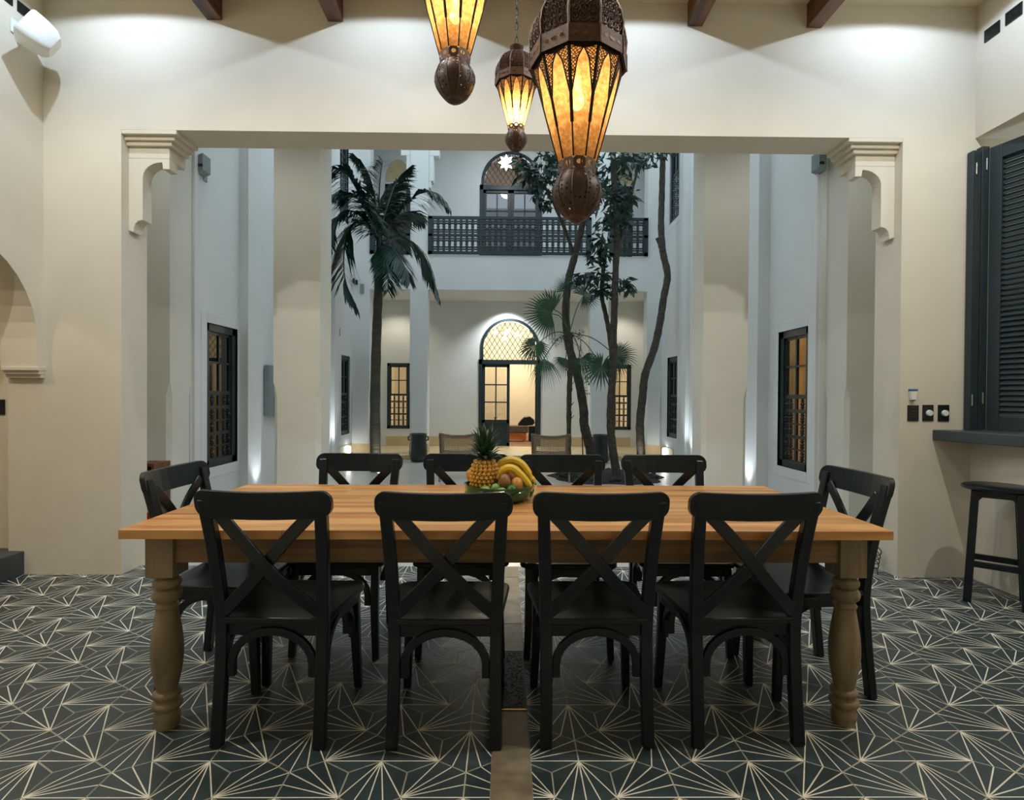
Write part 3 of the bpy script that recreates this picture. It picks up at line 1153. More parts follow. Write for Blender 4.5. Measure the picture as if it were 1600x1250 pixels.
prof += bead(z - 0.032, 0.020, 0.032, 0.050) + bead(z - 0.078, 0.025, 0.033, 0.053) + [(0.034, z - 0.108), (0.038, z - 0.114), (0.044, z - 0.122), (0.038, z - 0.130)]
prof += [tuple(p)[:2] for p in [(v.x, v.y) for v in (Vector((x_, y_, 0)) for x_, y_ in ((0.038, z - 0.14), (0.043, z - 0.17), (0.051, z - 0.22), (0.056, z - 0.27), (0.057, z - 0.31), (0.053, z - 0.36), (0.044, z - 0.41), (0.036, z - 0.445)))]]
prof += bead(z - 0.462, 0.014, 0.036, 0.050) + [(0.036, z - 0.480)] + bead(z - 0.502, 0.018, 0.038, 0.054) + [(0.037, z - 0.524), (0.040, z - 0.532), (0.047, z - 0.545), (0.048, z - 0.556), (0.044, z - 0.568), (0.040, 0.0)]
lm.lathe([(0.001, z)] + prof + [(0.001, 0)], 24)
leg_me = lm.mesh('leg', M['leg'])
for sx in (-1, 1):
    for sy in (-1, 1):
        o = bpy.data.objects.new('leg', leg_me)
        C.objects.link(o)
        o.parent = table
        o.location = (sx * 1.325, sy * 0.385, 0)
        bv = o.modifiers.new('bevel', 'BEVEL')
        bv.width = 0.004
        bv.limit_method = 'ANGLE'
        bv.angle_limit = R(60)


# ------------------------------------------------------------------ cross-back chairs
def catmull(P, n=6):
    out = []
    P = [Vector(p) for p in P]
    Q = [P[0] * 2 - P[1]] + P + [P[-1] * 2 - P[-2]]
    for i in range(1, len(Q) - 2):
        for k in range(n):
            t = k / n
            out.append(0.5 * ((2 * Q[i]) + (Q[i + 1] - Q[i - 1]) * t + (2 * Q[i - 1] - 5 * Q[i] + 4 * Q[i + 1] - Q[i + 2]) * t * t + (3 * Q[i] - Q[i - 1] - 3 * Q[i + 1] + Q[i + 2]) * t ** 3))
    out.append(P[-1])
    return out


def make_chair():
    root = empty('dining_chair')
    # rear legs run up to the top rail
    for s in (-1, 1):
        mb = MB()
        pts = catmull([(s * 0.188, -0.215, 0), (s * 0.186, -0.190, 0.25), (s * 0.188, -0.180, 0.46), (s * 0.197, -0.212, 0.70), (s * 0.208, -0.262, 0.915)], 4)
        mb.sweep(pts, 0.044, 0.034, (1, 0, 0))
        mb.build('leg', M['black'], root, 0.005)
    for s in (-1, 1):
        mb = MB()
        pts = catmull([(s * 0.205, 0.205, 0), (s * 0.196, 0.192, 0.22), (s * 0.195, 0.178, 0.44)], 4)
        mb.sweep(pts, 0.038, 0.038, (1, 0, 0), taper=[0.85 + 0.15 * min(1, i / 5) for i in range(len(pts))])
        mb.build('leg', M['black'], root, 0.005)
    # seat: rounded trapezoid
    mb = MB()
    out = []

    def rc(cx, cy, r, a0, a1, n=5):
        for i in range(n + 1):
            a = R(a0 + (a1 - a0) * i / n)
            out.append((cx + r * math.cos(a), cy + r * math.sin(a)))
    rc(0.185, 0.16, 0.055, 0, 90)
    rc(-0.185, 0.16, 0.055, 90, 180)
    rc(-0.188, -0.18, 0.018, 180, 270, 3)
    rc(0.188, -0.18, 0.018, 270, 360, 3)
    n = len(out)
    vs = [(x, y, 0.440) for x, y in out] + [(x, y, 0.466) for x, y in out] + [(x * 0.82, y * 0.80, 0.462) for x, y in out] + [(x * 0.45, y * 0.45, 0.456) for x, y in out]
    fs = [tuple(range(n))[::-1]]
    for k in range(3):
        fs += [(k * n + i, k * n + (i + 1) % n, (k + 1) * n + (i + 1) % n, (k + 1) * n + i) for i in range(n)]
    fs.append(tuple(3 * n + i for i in range(n)))
    mb.add(vs, fs, 0, True)
    mb.build('seat', M['black'], root, 0.006)
    mb = MB()
    inn = [(x * 0.90, y * 0.90 - 0.004) for x, y in out]
    inn2 = [(x * 0.80, y * 0.78) for x, y in out]
    vs = [(x, y, z) for z in (0.395, 0.4395) for x, y in inn] + [(x, y, z) for z in (0.395, 0.4395) for x, y in inn2]
    fs = []
    for i in range(n):
        j = (i + 1) % n
        fs += [(i, j, n + j, n + i), (2 * n + j, 2 * n + i, 3 * n + i, 3 * n + j), (i, 2 * n + i, 2 * n + j, j), (n + i, n + j, 3 * n + j, 3 * n + i)]
    mb.add(vs, fs)
    mb.build('seat_frame', M['black'], root)
    # curved top rail with rounded ends
    mb = MB()
    W2, zc, hh = 0.245, 0.895, 0.050
    XS = [-1, -.992, -.975, -.95, -.915, -.87, -.82, -.65, -.4, -.15, .15, .4, .65, .82, .87, .915, .95, .975, .992, 1]
    N = len(XS) - 1
    vs = []
    for i in range(N + 1):
        x = W2 * XS[i]
        k = XS[i]
        yc = -0.252 - 0.034 * (1 - k * k)
        # rounded corners at both ends
        e = W2 - abs(x)
        rr = 0.042
        h1 = hh if e >= rr else hh - rr + math.sqrt(max(0, rr * rr - (rr - e) ** 2)) + 0.0005
        lift = 0.004 * k * k
        for (dy, zz) in ((-0.012, -h1), (-0.012, h1), (0.012, h1), (0.012, -h1)):
            vs.append((x, yc + dy - zz * 0.22, zc + zz + lift))
    fs = [(0, 3, 2, 1), tuple(N * 4 + k for k in range(4))]
    for i in range(N):
        for k in range(4):
            fs.append((i * 4 + k, i * 4 + (k + 1) % 4, i * 4 + 4 + (k + 1) % 4, i * 4 + 4 + k))
    mb.add(vs, fs)
    mb.build('top_rail', M['black'], root, 0.006)
    # crossed back slats
    for s, dy in ((1, -0.006), (-1, 0.010)):
        mb = MB()
        pts = catmull([(-s * 0.172, -0.245, 0.865), (-s * 0.085, -0.252 + dy, 0.775), (0.0, -0.245 + dy, 0.675), (s * 0.085, -0.222 + dy, 0.58), (s * 0.178, -0.190, 0.485)], 5)
        mb.sweep(pts, 0.046, 0.014, (s * 0.72, 0, 0.70))
        mb.build('cross_slat', M['black'], root, 0.003)
    # bentwood arches under the seat

    def arch(p0, p1, up):
        p0, p1 = Vector(p0), Vector(p1)
        mid = (p0 + p1) / 2
        h = (p1 - p0) / 2
        pts = [p0 + Vector((0, 0, 0)), p0 + Vector((0, 0, 0.04))]
        for a in range(180, -1, -15):
            pts.append(mid + h * math.cos(R(a)) * 1.0 + Vector((0, 0, 0.05 + up * math.sin(R(a)))))
        pts += [p1 + Vector((0, 0, 0.04)), p1]
        m_ = MB()
        side = h.cross(Vector((0, 0, 1))).normalized()
        m_.sweep(pts, 0.022, 0.030, side)
        m_.build('brace', M['black'], root, 0.004)
    arch((-0.150, -0.184, 0.245), (0.150, -0.184, 0.245), 0.118)
    arch((-0.158, 0.180, 0.245), (0.158, 0.180, 0.245), 0.118)
    arch((-0.188, -0.150, 0.245), (-0.192, 0.150, 0.245), 0.118)
    arch((0.188, -0.150, 0.245), (0.192, 0.150, 0.245), 0.118)
    return root


chair = make_chair()
spots = [
    (-0.855, 2.190, R(-1.5), 'black cross-back chair on the near side of the table, nearest the left end', 'near'),
    (-0.222, 2.180, R(0.5), 'black cross-back chair on the near side, second from the left table leg', 'near'),
    (0.336, 2.190, R(1.0), 'black cross-back chair on the near side, just right of the stone strip', 'near'),
    (0.893, 2.200, R(2.0), 'black cross-back chair on the near side, nearest the right end of the table', 'near'),
    (-0.838, 2.86, R(180), 'black cross-back chair on the far side, in front of the left column', 'far'),
    (-0.225, 2.865, R(181), 'black cross-back chair on the far side, behind the pineapple', 'far'),
    (0.315, 2.845, R(179), 'black cross-back chair on the far side, just right of the bananas', 'far'),
    (0.905, 2.86, R(180), 'black cross-back chair on the far side, nearest the right column', 'far'),
    (-1.275, 2.54, R(-90), 'black cross-back chair at the left head of the table', 'end'),
    (1.355, 2.49, R(91), 'black cross-back chair at the right head of the table', 'end'),
]
GR = dict(near='chairs along the near side of the table', far='chairs along the far side of the table', end='chairs at the two heads of the table')
for i, (x, y, rz, lb, g) in enumerate(spots):
    o = chair if i == 0 else copy_tree(chair)
    o.location = (x, y, 0.0006)
    o.rotation_euler = (0, 0, rz)
    tag(o, lb, 'chair', GR[g])


# ------------------------------------------------------------------ pierced lanterns
def facet_ring(k, r, z, n=10):
    a = 2 * PI * k / n + PI / n + PI / 2
    return Vector((r * math.cos(a), r * math.sin(a), z))


def make_lantern():
    """unit lantern: 1 = largest radius, hangs down from z=0 at its lowest tip"""
    root = empty('lantern')
    N = 10
    # pierced ball at the foot
    mb = MB()
    ball = [(0.02, 0.0), (0.10, 0.015), (0.22, 0.10), (0.36, 0.24), (0.46, 0.40), (0.505, 0.55), (0.50, 0.70), (0.44, 0.85), (0.36, 0.97), (0.355, 1.0)]
    mb.lathe(ball, 40, smooth=True)
    mb.build('pierced_ball', [M['pierced_fine']], root)
    mb = MB()
    mb.lathe([(0.012, -0.01), (0.05, 0.0), (0.06, 0.03), (0.20, 0.075), (0.23, 0.11)], 20)
    for k in range(N):   # raised seams over the ball
        a = 2 * PI * k / N
        pts = [(r_ * 1.01 * math.cos(a), r_ * 1.01 * math.sin(a), z) for r_, z in ball[2:]]
        mb.tube(pts, 0.011, 5)
    mb.build('ball_seams', M['copper'], root)
    # collar with oval holes
    mb = MB()
    for k in range(N):
        a, b_ = facet_ring(k, 0.375, 0.98), facet_ring(k + 1, 0.375, 0.98)
        c, d = facet_ring(k + 1, 0.405, 1.22), facet_ring(k, 0.405, 1.22)

        def pp(u, v):
            lo, hi = a.lerp(b_, u), d.lerp(c, u)
            return lo.lerp(hi, v)
        hole = [(0.5 + 0.25 * math.cos(R(t)), 0.55 + 0.2 * math.sin(R(t))) for t in range(0, 360, 30)]
        outer = []
        for t in range(0, 360, 30):
            cx, cy = math.cos(R(t)), math.sin(R(t))
            s_ = 0.5 / max(abs(cx), abs(cy))
            outer.append((0.5 + cx * s_, 0.5 + cy * s_))
        vs = [pp(*h) for h in outer] + [pp(*h) for h in hole]
        mb.add(vs, [(i, (i + 1) % 12, 12 + (i + 1) % 12, 12 + i) for i in range(12)])
    mb.build('collar', M['copper'], root)
    # glass panels and ribs
    z0, r0, z1, r1 = 1.22, 0.385, 3.18, 0.93
    gm = MB()
    a, b_ = facet_ring(0, r0, z0), facet_ring(1, r0, z0)
    c, d = facet_ring(1, r1, z1), facet_ring(0, r1, z1)
    gm.add([a, b_, c, d], [(0, 1, 2, 3)])
    gme = gm.mesh('glass_panel', M['amber'])
    rm = MB()
    rm.tube([facet_ring(0, r0 + .004, z0), facet_ring(0, r1 + .004, z1)], 0.017, 6)
    rme = rm.mesh('rib', M['darkiron'])
    # arched spandrel lattice over the upper part of each panel
    sm = MB()

    def gp(u, v, off=0.012):
        p = a.lerp(b_, u).lerp(d.lerp(c, u), v)
        n_ = (b_ - a).cross(d - a).normalized()
        if n_.dot(Vector((p.x, p.y, 0))) < 0:
            n_ = -n_
        return p + n_ * off
    for s in (0, 1):
        def uu(t):
            return t if s == 0 else 1 - t

        def edge(v):      # half-width of the spandrel at height v
            k = (v - 0.55) / (0.94 - 0.55)
            if k <= 0:
                return 0.0
            return min(0.5, 0.015 + 0.245 * min(1, k * 1.5) ** 0.8 + (0.24 * max(0, (k - 0.66) / 0.34) ** 1.5))
        vs_ = [0.55 + 0.39 * i / 12 for i in range(13)]
        sm.sweep([gp(uu(edge(v)), v) for v in vs_], 0.026, 0.012, (a - b_))
        for i in range(0, 12):
            v0, v1 = vs_[i], vs_[i + 1]
            e0, e1 = edge(v0), edge(v1)
            w0 = 1 if e1 < 0.19 else (2 if e1 < 0.36 else 3)
            for q_ in range(w0):
                x0, x1 = e0 * q_ / w0, e1 * (q_ + 1) / w0
                sm.sweep([gp(uu(x0), v0), gp(uu(x1), v1)], 0.013, 0.008, (a - b_))
                x0, x1 = e0 * (q_ + 1) / w0, e1 * q_ / w0
                sm.sweep([gp(uu(x0), v0), gp(uu(x1), v1)], 0.013, 0.008, (a - b_))
            if i % 3 == 2:
                sm.sweep([gp(uu(0), v1), gp(uu(e1), v1)], 0.014, 0.008, (d - a))
        sm.add([gp(uu(0), 0.955), gp(uu(0.5), 0.925), gp(uu(0.5), 1.0), gp(uu(0), 1.0)], [(0, 1, 2, 3)])
        sm.sweep([gp(uu(0.018), 0.30), gp(uu(0.018), 0.98)], 0.045, 0.010, (a - b_))
    sme = sm.mesh('filigree', M['darkiron'])
    for k in range(N):
        rz = 2 * PI * k / N
        for nm, me_ in (('glass_panel', gme), ('rib', rme), ('filigree', sme)):
            o = bpy.data.objects.new(nm, me_)
            C.objects.link(o)
            o.parent = root
            o.rotation_euler = (0, 0, rz)
    # wide band
    mb = MB()
    bm_ = [(3.13, 0.955), (3.10, 1.0), (3.44, 0.995), (3.47, 0.965)]
    for k in range(N):
        for (za, ra), (zb, rb) in zip(bm_, bm_[1:]):
            mb.add([facet_ring(k, ra, za), facet_ring(k + 1, ra, za), facet_ring(k + 1, rb, zb), facet_ring(k, rb, zb)], [(0, 1, 2, 3)])
        for u, s_ in ((0.22, .05), (0.5, .07), (0.78, .05)):   # cut ovals
            cpt = facet_ring(k, 1.0, 3.27).lerp(facet_ring(k + 1, 1.0, 3.27), u)
            tdir = (facet_ring(k + 1, 1.0, 3.27) - facet_ring(k, 1.0, 3.27)).normalized()
            pts = [cpt + tdir * (s_ * math.cos(R(t))) + Vector((0, 0, 0.035 * math.sin(R(t)))) + Vector((cpt.x, cpt.y, 0)) * 0.006 for t in range(0, 360, 36)]
            mb.add(pts, [tuple(range(10))], 1)
        mb.tube([facet_ring(k, 1.004, 3.10), facet_ring(k, 1.0, 3.45)], 0.016, 5)
    mb.build('band', [M['copper'], M['amber']], root)
    # dome: pierced liner with raised ring filigree
    dome = [(3.45, 0.965), (3.70, 0.985), (3.95, 0.94), (4.17, 0.84), (4.35, 0.70), (4.48, 0.53), (4.56, 0.36), (4.60, 0.22)]
    mb = MB()
    fm = MB()

    def dp(k, u, t):
        x = t * (len(dome) - 1)
        i = min(int(x), len(dome) - 2)
        f_ = x - i
        z = dome[i][0] * (1 - f_) + dome[i + 1][0] * f_
        r_ = dome[i][1] * (1 - f_) + dome[i + 1][1] * f_
        return facet_ring(k, r_, z).lerp(facet_ring(k + 1, r_, z), u)
    for k in range(N):
        for i in range(len(dome) - 1):
            (za, ra), (zb, rb) = dome[i], dome[i + 1]
            mb.add([facet_ring(k, ra * .985, za), facet_ring(k + 1, ra * .985, za), facet_ring(k + 1, rb * .985, zb), facet_ring(k, rb * .985, zb)], [(0, 1, 2, 3)])
        fm.tube([facet_ring(k, r_ * 1.005, z) for z, r_ in dome], 0.028, 5)
        ar = [0.0]
        for (za, ra), (zb, rb) in zip(dome, dome[1:]):
            ar.append(ar[-1] + math.hypot(zb - za, rb - ra))

        def tofs(sv):
            sv = max(0, min(ar[-1], sv))
            for i_ in range(len(ar) - 1):
                if sv <= ar[i_ + 1]:
                    return (i_ + (sv - ar[i_]) / (ar[i_ + 1] - ar[i_])) / (len(dome) - 1)
            return 1.0
        for row in range(8):
            sc0 = 0.13 + row * 0.150
            width = (dp(k, 1, tofs(sc0)) - dp(k, 0, tofs(sc0))).length - 0.05
            nc = max(1, int(width / 0.145))
            for c_ in range(nc):
                x0_ = (c_ - (nc - 1) / 2) * min(0.17, width / nc)
                for rad, th in ((0.088, 0.012), (0.030, 0.010)):
                    pts = []
                    for q_ in range(13):
                        a_ = 2 * PI * q_ / 12
                        t_q = tofs(sc0 + rad * math.sin(a_))
                        wq = (dp(k, 1, t_q) - dp(k, 0, t_q)).length
                        pts.append(dp(k, min(0.98, max(0.02, 0.5 + (x0_ + rad * math.cos(a_)) / wq)), t_q) * 1.004)
                    fm.tube(pts, th, 4, cap=False, smooth=False)
    mb.build('dome', M['pierced'], root)
    tag(fm.build('dome_filigree', M['copper'], root), kind='stuff')
    mb = MB()
    mb.lathe([(0.24, 4.57), (0.17, 4.62), (0.15, 4.70), (0.20, 4.76), (0.32, 4.86), (0.33, 4.90), (0.10, 4.93), (0.03, 4.95)], 20)
    mb.lathe([(0.015, 4.93), (0.05, 4.95), (0.05, 5.05), (0.015, 5.08)], 8)
    mb.build('cap', M['copper'], root)
    return root


lantern = make_lantern()


def place_lantern(o, x, y, zb, s, zbulb, power, label):
    o.location = (x, y, zb)
    o.scale = (s, s, s)
    tag(o, label, 'lantern', 'pierced metal lanterns over the table')
    b = MB()
    b.ball((0, 0, 0), 0.026 / s, 10, sc=(1, 1, 1.4))
    b.lathe([(0.012 / s, 0.03 / s), (0.014 / s, 0.04 / s), (0.014 / s, 0.09 / s), (0.001, 0.09 / s)], 8)
    b.build('bulb', M['bulb'], o, loc=(0, 0, zbulb))
    # chain up to the ceiling
    c = MB()
    z0 = 5.05
    z1 = (ZC - 0.01 - zb) / s
    ln = 0.028 / s
    n = int((z1 - z0) / (ln * 1.35))
    for i in range(n):
        z = z0 + (i + 0.5) * (z1 - z0) / n
        pts = []
        for k in range(9):
            a = 2 * PI * k / 8
            r_ = 0.007 / s
            h_ = ln * 0.85
            pts.append((r_ * math.cos(a), 0, z + h_ * math.sin(a)) if i % 2 == 0 else (0, r_ * math.cos(a), z + h_ * math.sin(a)))
        c.tube(pts, 0.0022 / s, 4, cap=False)
    c.lathe([(0.05 / s, z1), (0.05 / s, z1 - 0.02 / s), (0.02 / s, z1 - 0.035 / s), (0.001, z1 - 0.036 / s)], 14)
    tag(c.build('chain', M['darkiron'], o), None)
    lamp('lantern_bulb_light', 'POINT', (x, y, zb + zbulb * s), power, (1.0, 0.76, 0.48), size=0.022)


l2, l3 = copy_tree(lantern), copy_tree(lantern)
place_lantern(lantern, 0.266, 2.10, 1.955, 0.188, 2.50, 2.4, 'largest pierced copper lantern with amber glass, hanging right of the other two')
place_lantern(l2, -0.256, 2.60, 2.672, 0.189, 2.20, 2.0, 'pierced copper lantern at the left, its dome cut off by the picture top')
place_lantern(l3, 0.041, 2.90, 2.58, 0.113, 1.62, 0.55, 'smallest pierced copper lantern, hanging behind on a visible chain')

# ------------------------------------------------------------------ kitchen hatch: counter, shutter, stool
c = MB()
c.prism([(3.05, 3.856, 0.985), (3.19, 3.33, 0.985), (3.20, 0.9, 0.985), (3.75, 0.9, 0.985), (3.75, 3.856, 0.985)], (0, 0, 0.075))
tag(c.build('counter', M['darkstone'], None, 0.006), 'dark grey stone bar counter under the louvred shutter', 'counter')

sh = empty('shutter', (3.40, 3.80, 1.065), R(-74))
tag(sh, 'tall dark green louvred shutter standing on the bar counter', 'shutter')
HS = 1.98
LW_ = 0.62
f = MB()
f.box((0.0, -0.02, 0), (0.075, 0.02, HS))
f.box((LW_ - 0.075, -0.02, 0), (LW_, 0.02, HS))
f.box((0.075, -0.019, 0), (LW_ - 0.075, 0.019, 0.095))
f.box((0.075, -0.019, HS - 0.095), (LW_ - 0.075, 0.019, HS))
f.build('frame', M['teal'], sh, 0.003)
sl = MB()
sl.box((0.072, -0.020, -0.0035), (LW_ - 0.072, 0.020, 0.0035))
sme = sl.mesh('slat', M['teal'])
ns = 49
for i in range(ns):
    o = bpy.data.objects.new('slat', sme)
    C.objects.link(o)
    o.parent = sh
    o.location = (0, 0, 0.115 + (HS - 0.23) * i / (ns - 1))
    o.rotation_euler = (R(60), 0, 0)
inv = Matrix.Translation((3.40, 3.80, 1.065)) @ Matrix.Rotation(R(-74), 4, 'Z')
for k, (xa, xb) in enumerate(((1517, 1530), (1531, 1543))):
    a, b = at(xa, 500, 3.80).x, at(xb, 500, 3.80).x
    f = MB()
    f.box((a, 3.80, 1.064), (b, 3.85, 3.03 + 0.03 * k))
    o = f.build('folded_panel', M['teal'], None, 0.003)
    o.parent = sh
    o.matrix_parent_inverse = inv.inverted()
for xx, ys in ((1525, (263, 682 - 14)), (1541.5, (255, 623))):
    pass
for xx, yy in ((1526, 263), (1542, 256), (1519, 625), (1535.5, 622)):
    p = at(xx, yy, 3.795)
    hg = MB()
    hg.lathe([(0.001, -0.04), (0.0045, -0.04), (0.0045, 0.04), (0.001, 0.04)], 8, (p.x, p.y, p.z))
    o = hg.build('hinge', M['steel'])
    o.parent = sh
    o.matrix_parent_inverse = inv.inverted()
    o['label'] = 'bright steel hinge'

st = empty('bar_stool', (3.108, 3.40, 0), R(-41))
tag(st, 'black wooden bar stool with a round seat under the counter', 'stool')
b = MB()
b.lathe([(0.001, 0.705), (0.155, 0.705), (0.178, 0.715), (0.180, 0.728), (0.165, 0.738), (0.001, 0.734)], 32)
b.build('seat', M['black'], st)
for sx in (-1, 1):
    for sy in (-1, 1):
        b = MB()
        b.sweep([(sx * 0.138, sy * 0.118, 0), (sx * 0.105, sy * 0.095, 0.705)], 0.042, 0.042, (1, 0, 0))
        b.build('leg', M['black'], st, 0.004)
for s in (-1, 1):
    b = MB()
    b.prism([(-0.10, s * 0.093 - 0.012, 0.705), (0.10, s * 0.093 - 0.012, 0.705), (0.108, s * 0.093 - 0.012, 0.62), (0.07, s * 0.093 - 0.012, 0.665), (-0.07, s * 0.093 - 0.012, 0.665), (-0.108, s * 0.093 - 0.012, 0.62)], (0, 0.024, 0))
    b.build('apron', M['black'], st)
    b = MB()
    b.prism([(s * 0.100 - 0.012, -0.09, 0.705), (s * 0.100 - 0.012, 0.09, 0.705), (s * 0.100 - 0.012, 0.098, 0.62), (s * 0.100 - 0.012, 0.06, 0.665), (s * 0.100 - 0.012, -0.06, 0.665), (s * 0.100 - 0.012, -0.098, 0.62)], (0.024, 0, 0))
    b.build('apron', M['black'], st)
    b = MB()
    b.box((-0.126, s * 0.110 - 0.012, 0.225), (0.126, s * 0.110 + 0.012, 0.262))
    b.build('stretcher', M['black'], st, 0.003)
    b = MB()
    b.box((s * 0.127 - 0.012, -0.110, 0.235), (s * 0.127 + 0.012, 0.110, 0.272))
    b.build('stretcher', M['black'], st, 0.003)


# ------------------------------------------------------------------ plates, speaker, small wall things
def plate(name, x0, y0, x1, y1, Y, label, cat, knob=False, buttons=0, group=None):
    a, b_ = at(x0, y0, Y), at(x1, y1, Y)
    cx, cz = (a.x + b_.x) / 2, (a.z + b_.z) / 2
    w_, h_ = abs(b_.x - a.x), abs(a.z - b_.z)
    root = empty(name, (cx, Y, cz))
    tag(root, label, cat, group)
    p = MB()
    p.box((-w_ / 2, -0.008, -h_ / 2), (w_ / 2, 0.0, h_ / 2))
    p.build('cover', M['plastic'], root, 0.003)
    if knob:
        k = MB()
        k.lathe([(0.001, 0.018), (0.019, 0.017), (0.022, 0.010), (0.022, 0.0)], 20, (0.004, -0.008, 0), 0, True, 0, Matrix.Rotation(R(90), 3, 'X'))
        o = k.build('knob', M['white'], root)
        o['label'] = 'round white dimmer knob'
    for i in range(buttons):
        k = MB()
        z = h_ * (0.28 - 0.19 * i)
        k.box((-w_ * 0.3, -0.011, z - 0.007), (w_ * 0.3, -0.008, z + 0.007))
        k.build('button', M['plastic'], root, 0.001)


plate('switch_plate', 1417.5, 633, 1434.5, 658, YW, 'black switch plate with four small buttons, left of the two dimmers', 'switch', buttons=4)
plate('dimmer_switch', 1441, 632.5, 1457.5, 658, YW, 'black dimmer plate with a white knob, the middle plate of three', 'switch', knob=True, group='dimmers on the right of the opening')
plate('dimmer_switch', 1465, 632.5, 1482, 658.5, YW, 'black dimmer plate with a white knob, nearest the bar counter', 'switch', knob=True, group='dimmers on the right of the opening')
plate('switch_plate', -8, 624, 8.5, 648, 3.93, 'black switch plate in the passage behind the left arch', 'switch', buttons=3)

p = at(1424, 616, YW)
root = empty('wall_sensor', (p.x, YW, p.z))
tag(root, 'small white sensor with a blue top above the black switch plate', 'sensor')
b = MB()
b.prism([(-0.022, -0.03, 0.022), (0.024, -0.03, 0.022), (0.015, -0.03, -0.042), (-0.013, -0.03, -0.042)], (0, 0.03, 0))
b.build('body', M['white'], root, 0.004)
b = MB()
b.box((-0.024, -0.032, 0.022), (0.026, 0, 0.038))
b.build('top', M['blue'], root, 0.004)
b = MB()
b.box((-0.011, -0.026, -0.047), (0.012, -0.004, -0.042))
b.build('base', M['plastic'], root)


def side_plate(side, ya, yb, za, zb, label):
    X = XR if side > 0 else XL
    s = -1 if side > 0 else 1
    root = empty('wall_socket', (X, (ya + yb) / 2, (za + zb) / 2))
    tag(root, label, 'socket', 'black plates high on the side walls')
    b = MB()
    b.box((min(0, s * 0.009), -abs(ya - yb) / 2, -(zb - za) / 2), (max(0, s * 0.009), abs(ya - yb) / 2, (zb - za) / 2))
    b.build('cover', M['plastic'], root, 0.004)
    b = MB()
    for k in (-1, 1):
        b.box((min(0, s * 0.012), k * 0.02 - 0.008, -0.006), (max(0, s * 0.012), k * 0.02 + 0.008, 0.006))
    b.build('outlet', M['pot'], root)


side_plate(1, 3.79, 3.67, 3.77, 3.855, 'black plate high on the right wall, nearer the corner')
side_plate(1, 3.63, 3.51, 3.78, 3.865, 'black plate high on the right wall, farther from the corner')
side_plate(-1, 3.618, 3.51, 3.815, 3.89, 'black plate high on the left wall, cut by the picture corner')
side_plate(-1, 3.76, 3.652, 3.81, 3.885, 'black plate high on the left wall behind the white speaker')

sp = empty('wall_speaker', (XL, 3.63, 3.665))
tag(sp, 'white loudspeaker on a bracket high on the left wall', 'speaker')
b = MB()
b.box((0, -0.03, -0.02), (0.012, 0.03, 0.07))
b.tube([(0.006, 0, 0.02), (0.07, -0.01, 0.01), (0.10, -0.015, 0.0)], [0.018, 0.018, 0.026], 12)
b.build('bracket', M['white'], sp, 0.002)
rotm = Matrix.Translation((0.19, -0.03, -0.05)) @ Matrix.Rotation(R(-52), 4, 'Z') @ Matrix.Rotation(R(-30), 4, 'X')
b = MB()
vs, sect = [], [(-0.10, 0.052, 0.085), (-0.07, 0.075, 0.115), (0.0, 0.088, 0.130), (0.075, 0.092, 0.135), (0.085, 0.088, 0.131)]
nseg = 28
for (d, hw, hh) in [(a * 0.95, b2 * 1.15, c2 * 0.74) for a, b2, c2 in sect]:
    for k in range(nseg):
        t = 2 * PI * k / nseg
        ct, st_ = math.cos(t), math.sin(t)
        x = hw * math.copysign(abs(ct) ** 0.45, ct)
        z = hh * math.copysign(abs(st_) ** 0.45, st_)
        vs.append(rotm @ Vector((z, -d, x)))
fs = [tuple(range(nseg))[::-1], tuple((len(sect) - 1) * nseg + k for k in range(nseg))]
for i in range(len(sect) - 1):
    for k in range(nseg):
        fs.append((i * nseg + k, i * nseg + (k + 1) % nseg, (i + 1) * nseg + (k + 1) % nseg, (i + 1) * nseg + k))
b.add(vs, fs, 0, True)
b.build('cabinet', M['white'], sp)
b = MB()
vs = []
for (d, k_) in ((0.077, 0.68), (0.082, 0.65)):
    for k in range(nseg):
        t = 2 * PI * k / nseg
        ct, st_ = math.cos(t), math.sin(t)
        vs.append(rotm @ Vector((k_ * 0.142 * math.copysign(abs(st_) ** 0.45, st_), -d, k_ * 0.140 * math.copysign(abs(ct) ** 0.45, ct))))
b.add(vs, [tuple(nseg + k for k in range(nseg))] + [(k, (k + 1) % nseg, nseg + (k + 1) % nseg, nseg + k) for k in range(nseg)], 0, True)
b.build('grille', M['white'], sp)
b = MB()
b.lathe([(0.001, 0), (0.010, 0), (0.010, 0.003), (0.001, 0.003)], 12, tuple(rotm @ Vector((0.02, -0.02, -0.087))), 0, True, 0, rotm.to_3x3() @ Matrix.Rotation(R(180), 3, 'X'))
b.build('screw', M['greybox'], sp)

# black cord by the right jamb
b = MB()
pts = []
for i in range(60):
    a = i * 0.42
    pts.append((2.772 - 0.0004 * i, 4.00 + 0.035 * math.cos(a), 0.16 - 0.0022 * i + 0.02 * math.sin(a)))
pts += [(2.75, 3.98, 0.02), (2.70, 3.9, 0.006)]
b.tube(pts, 0.004, 6)
tag(b.build('cord', M['plastic']), 'coiled black cord at the foot of the right jamb', 'cord')

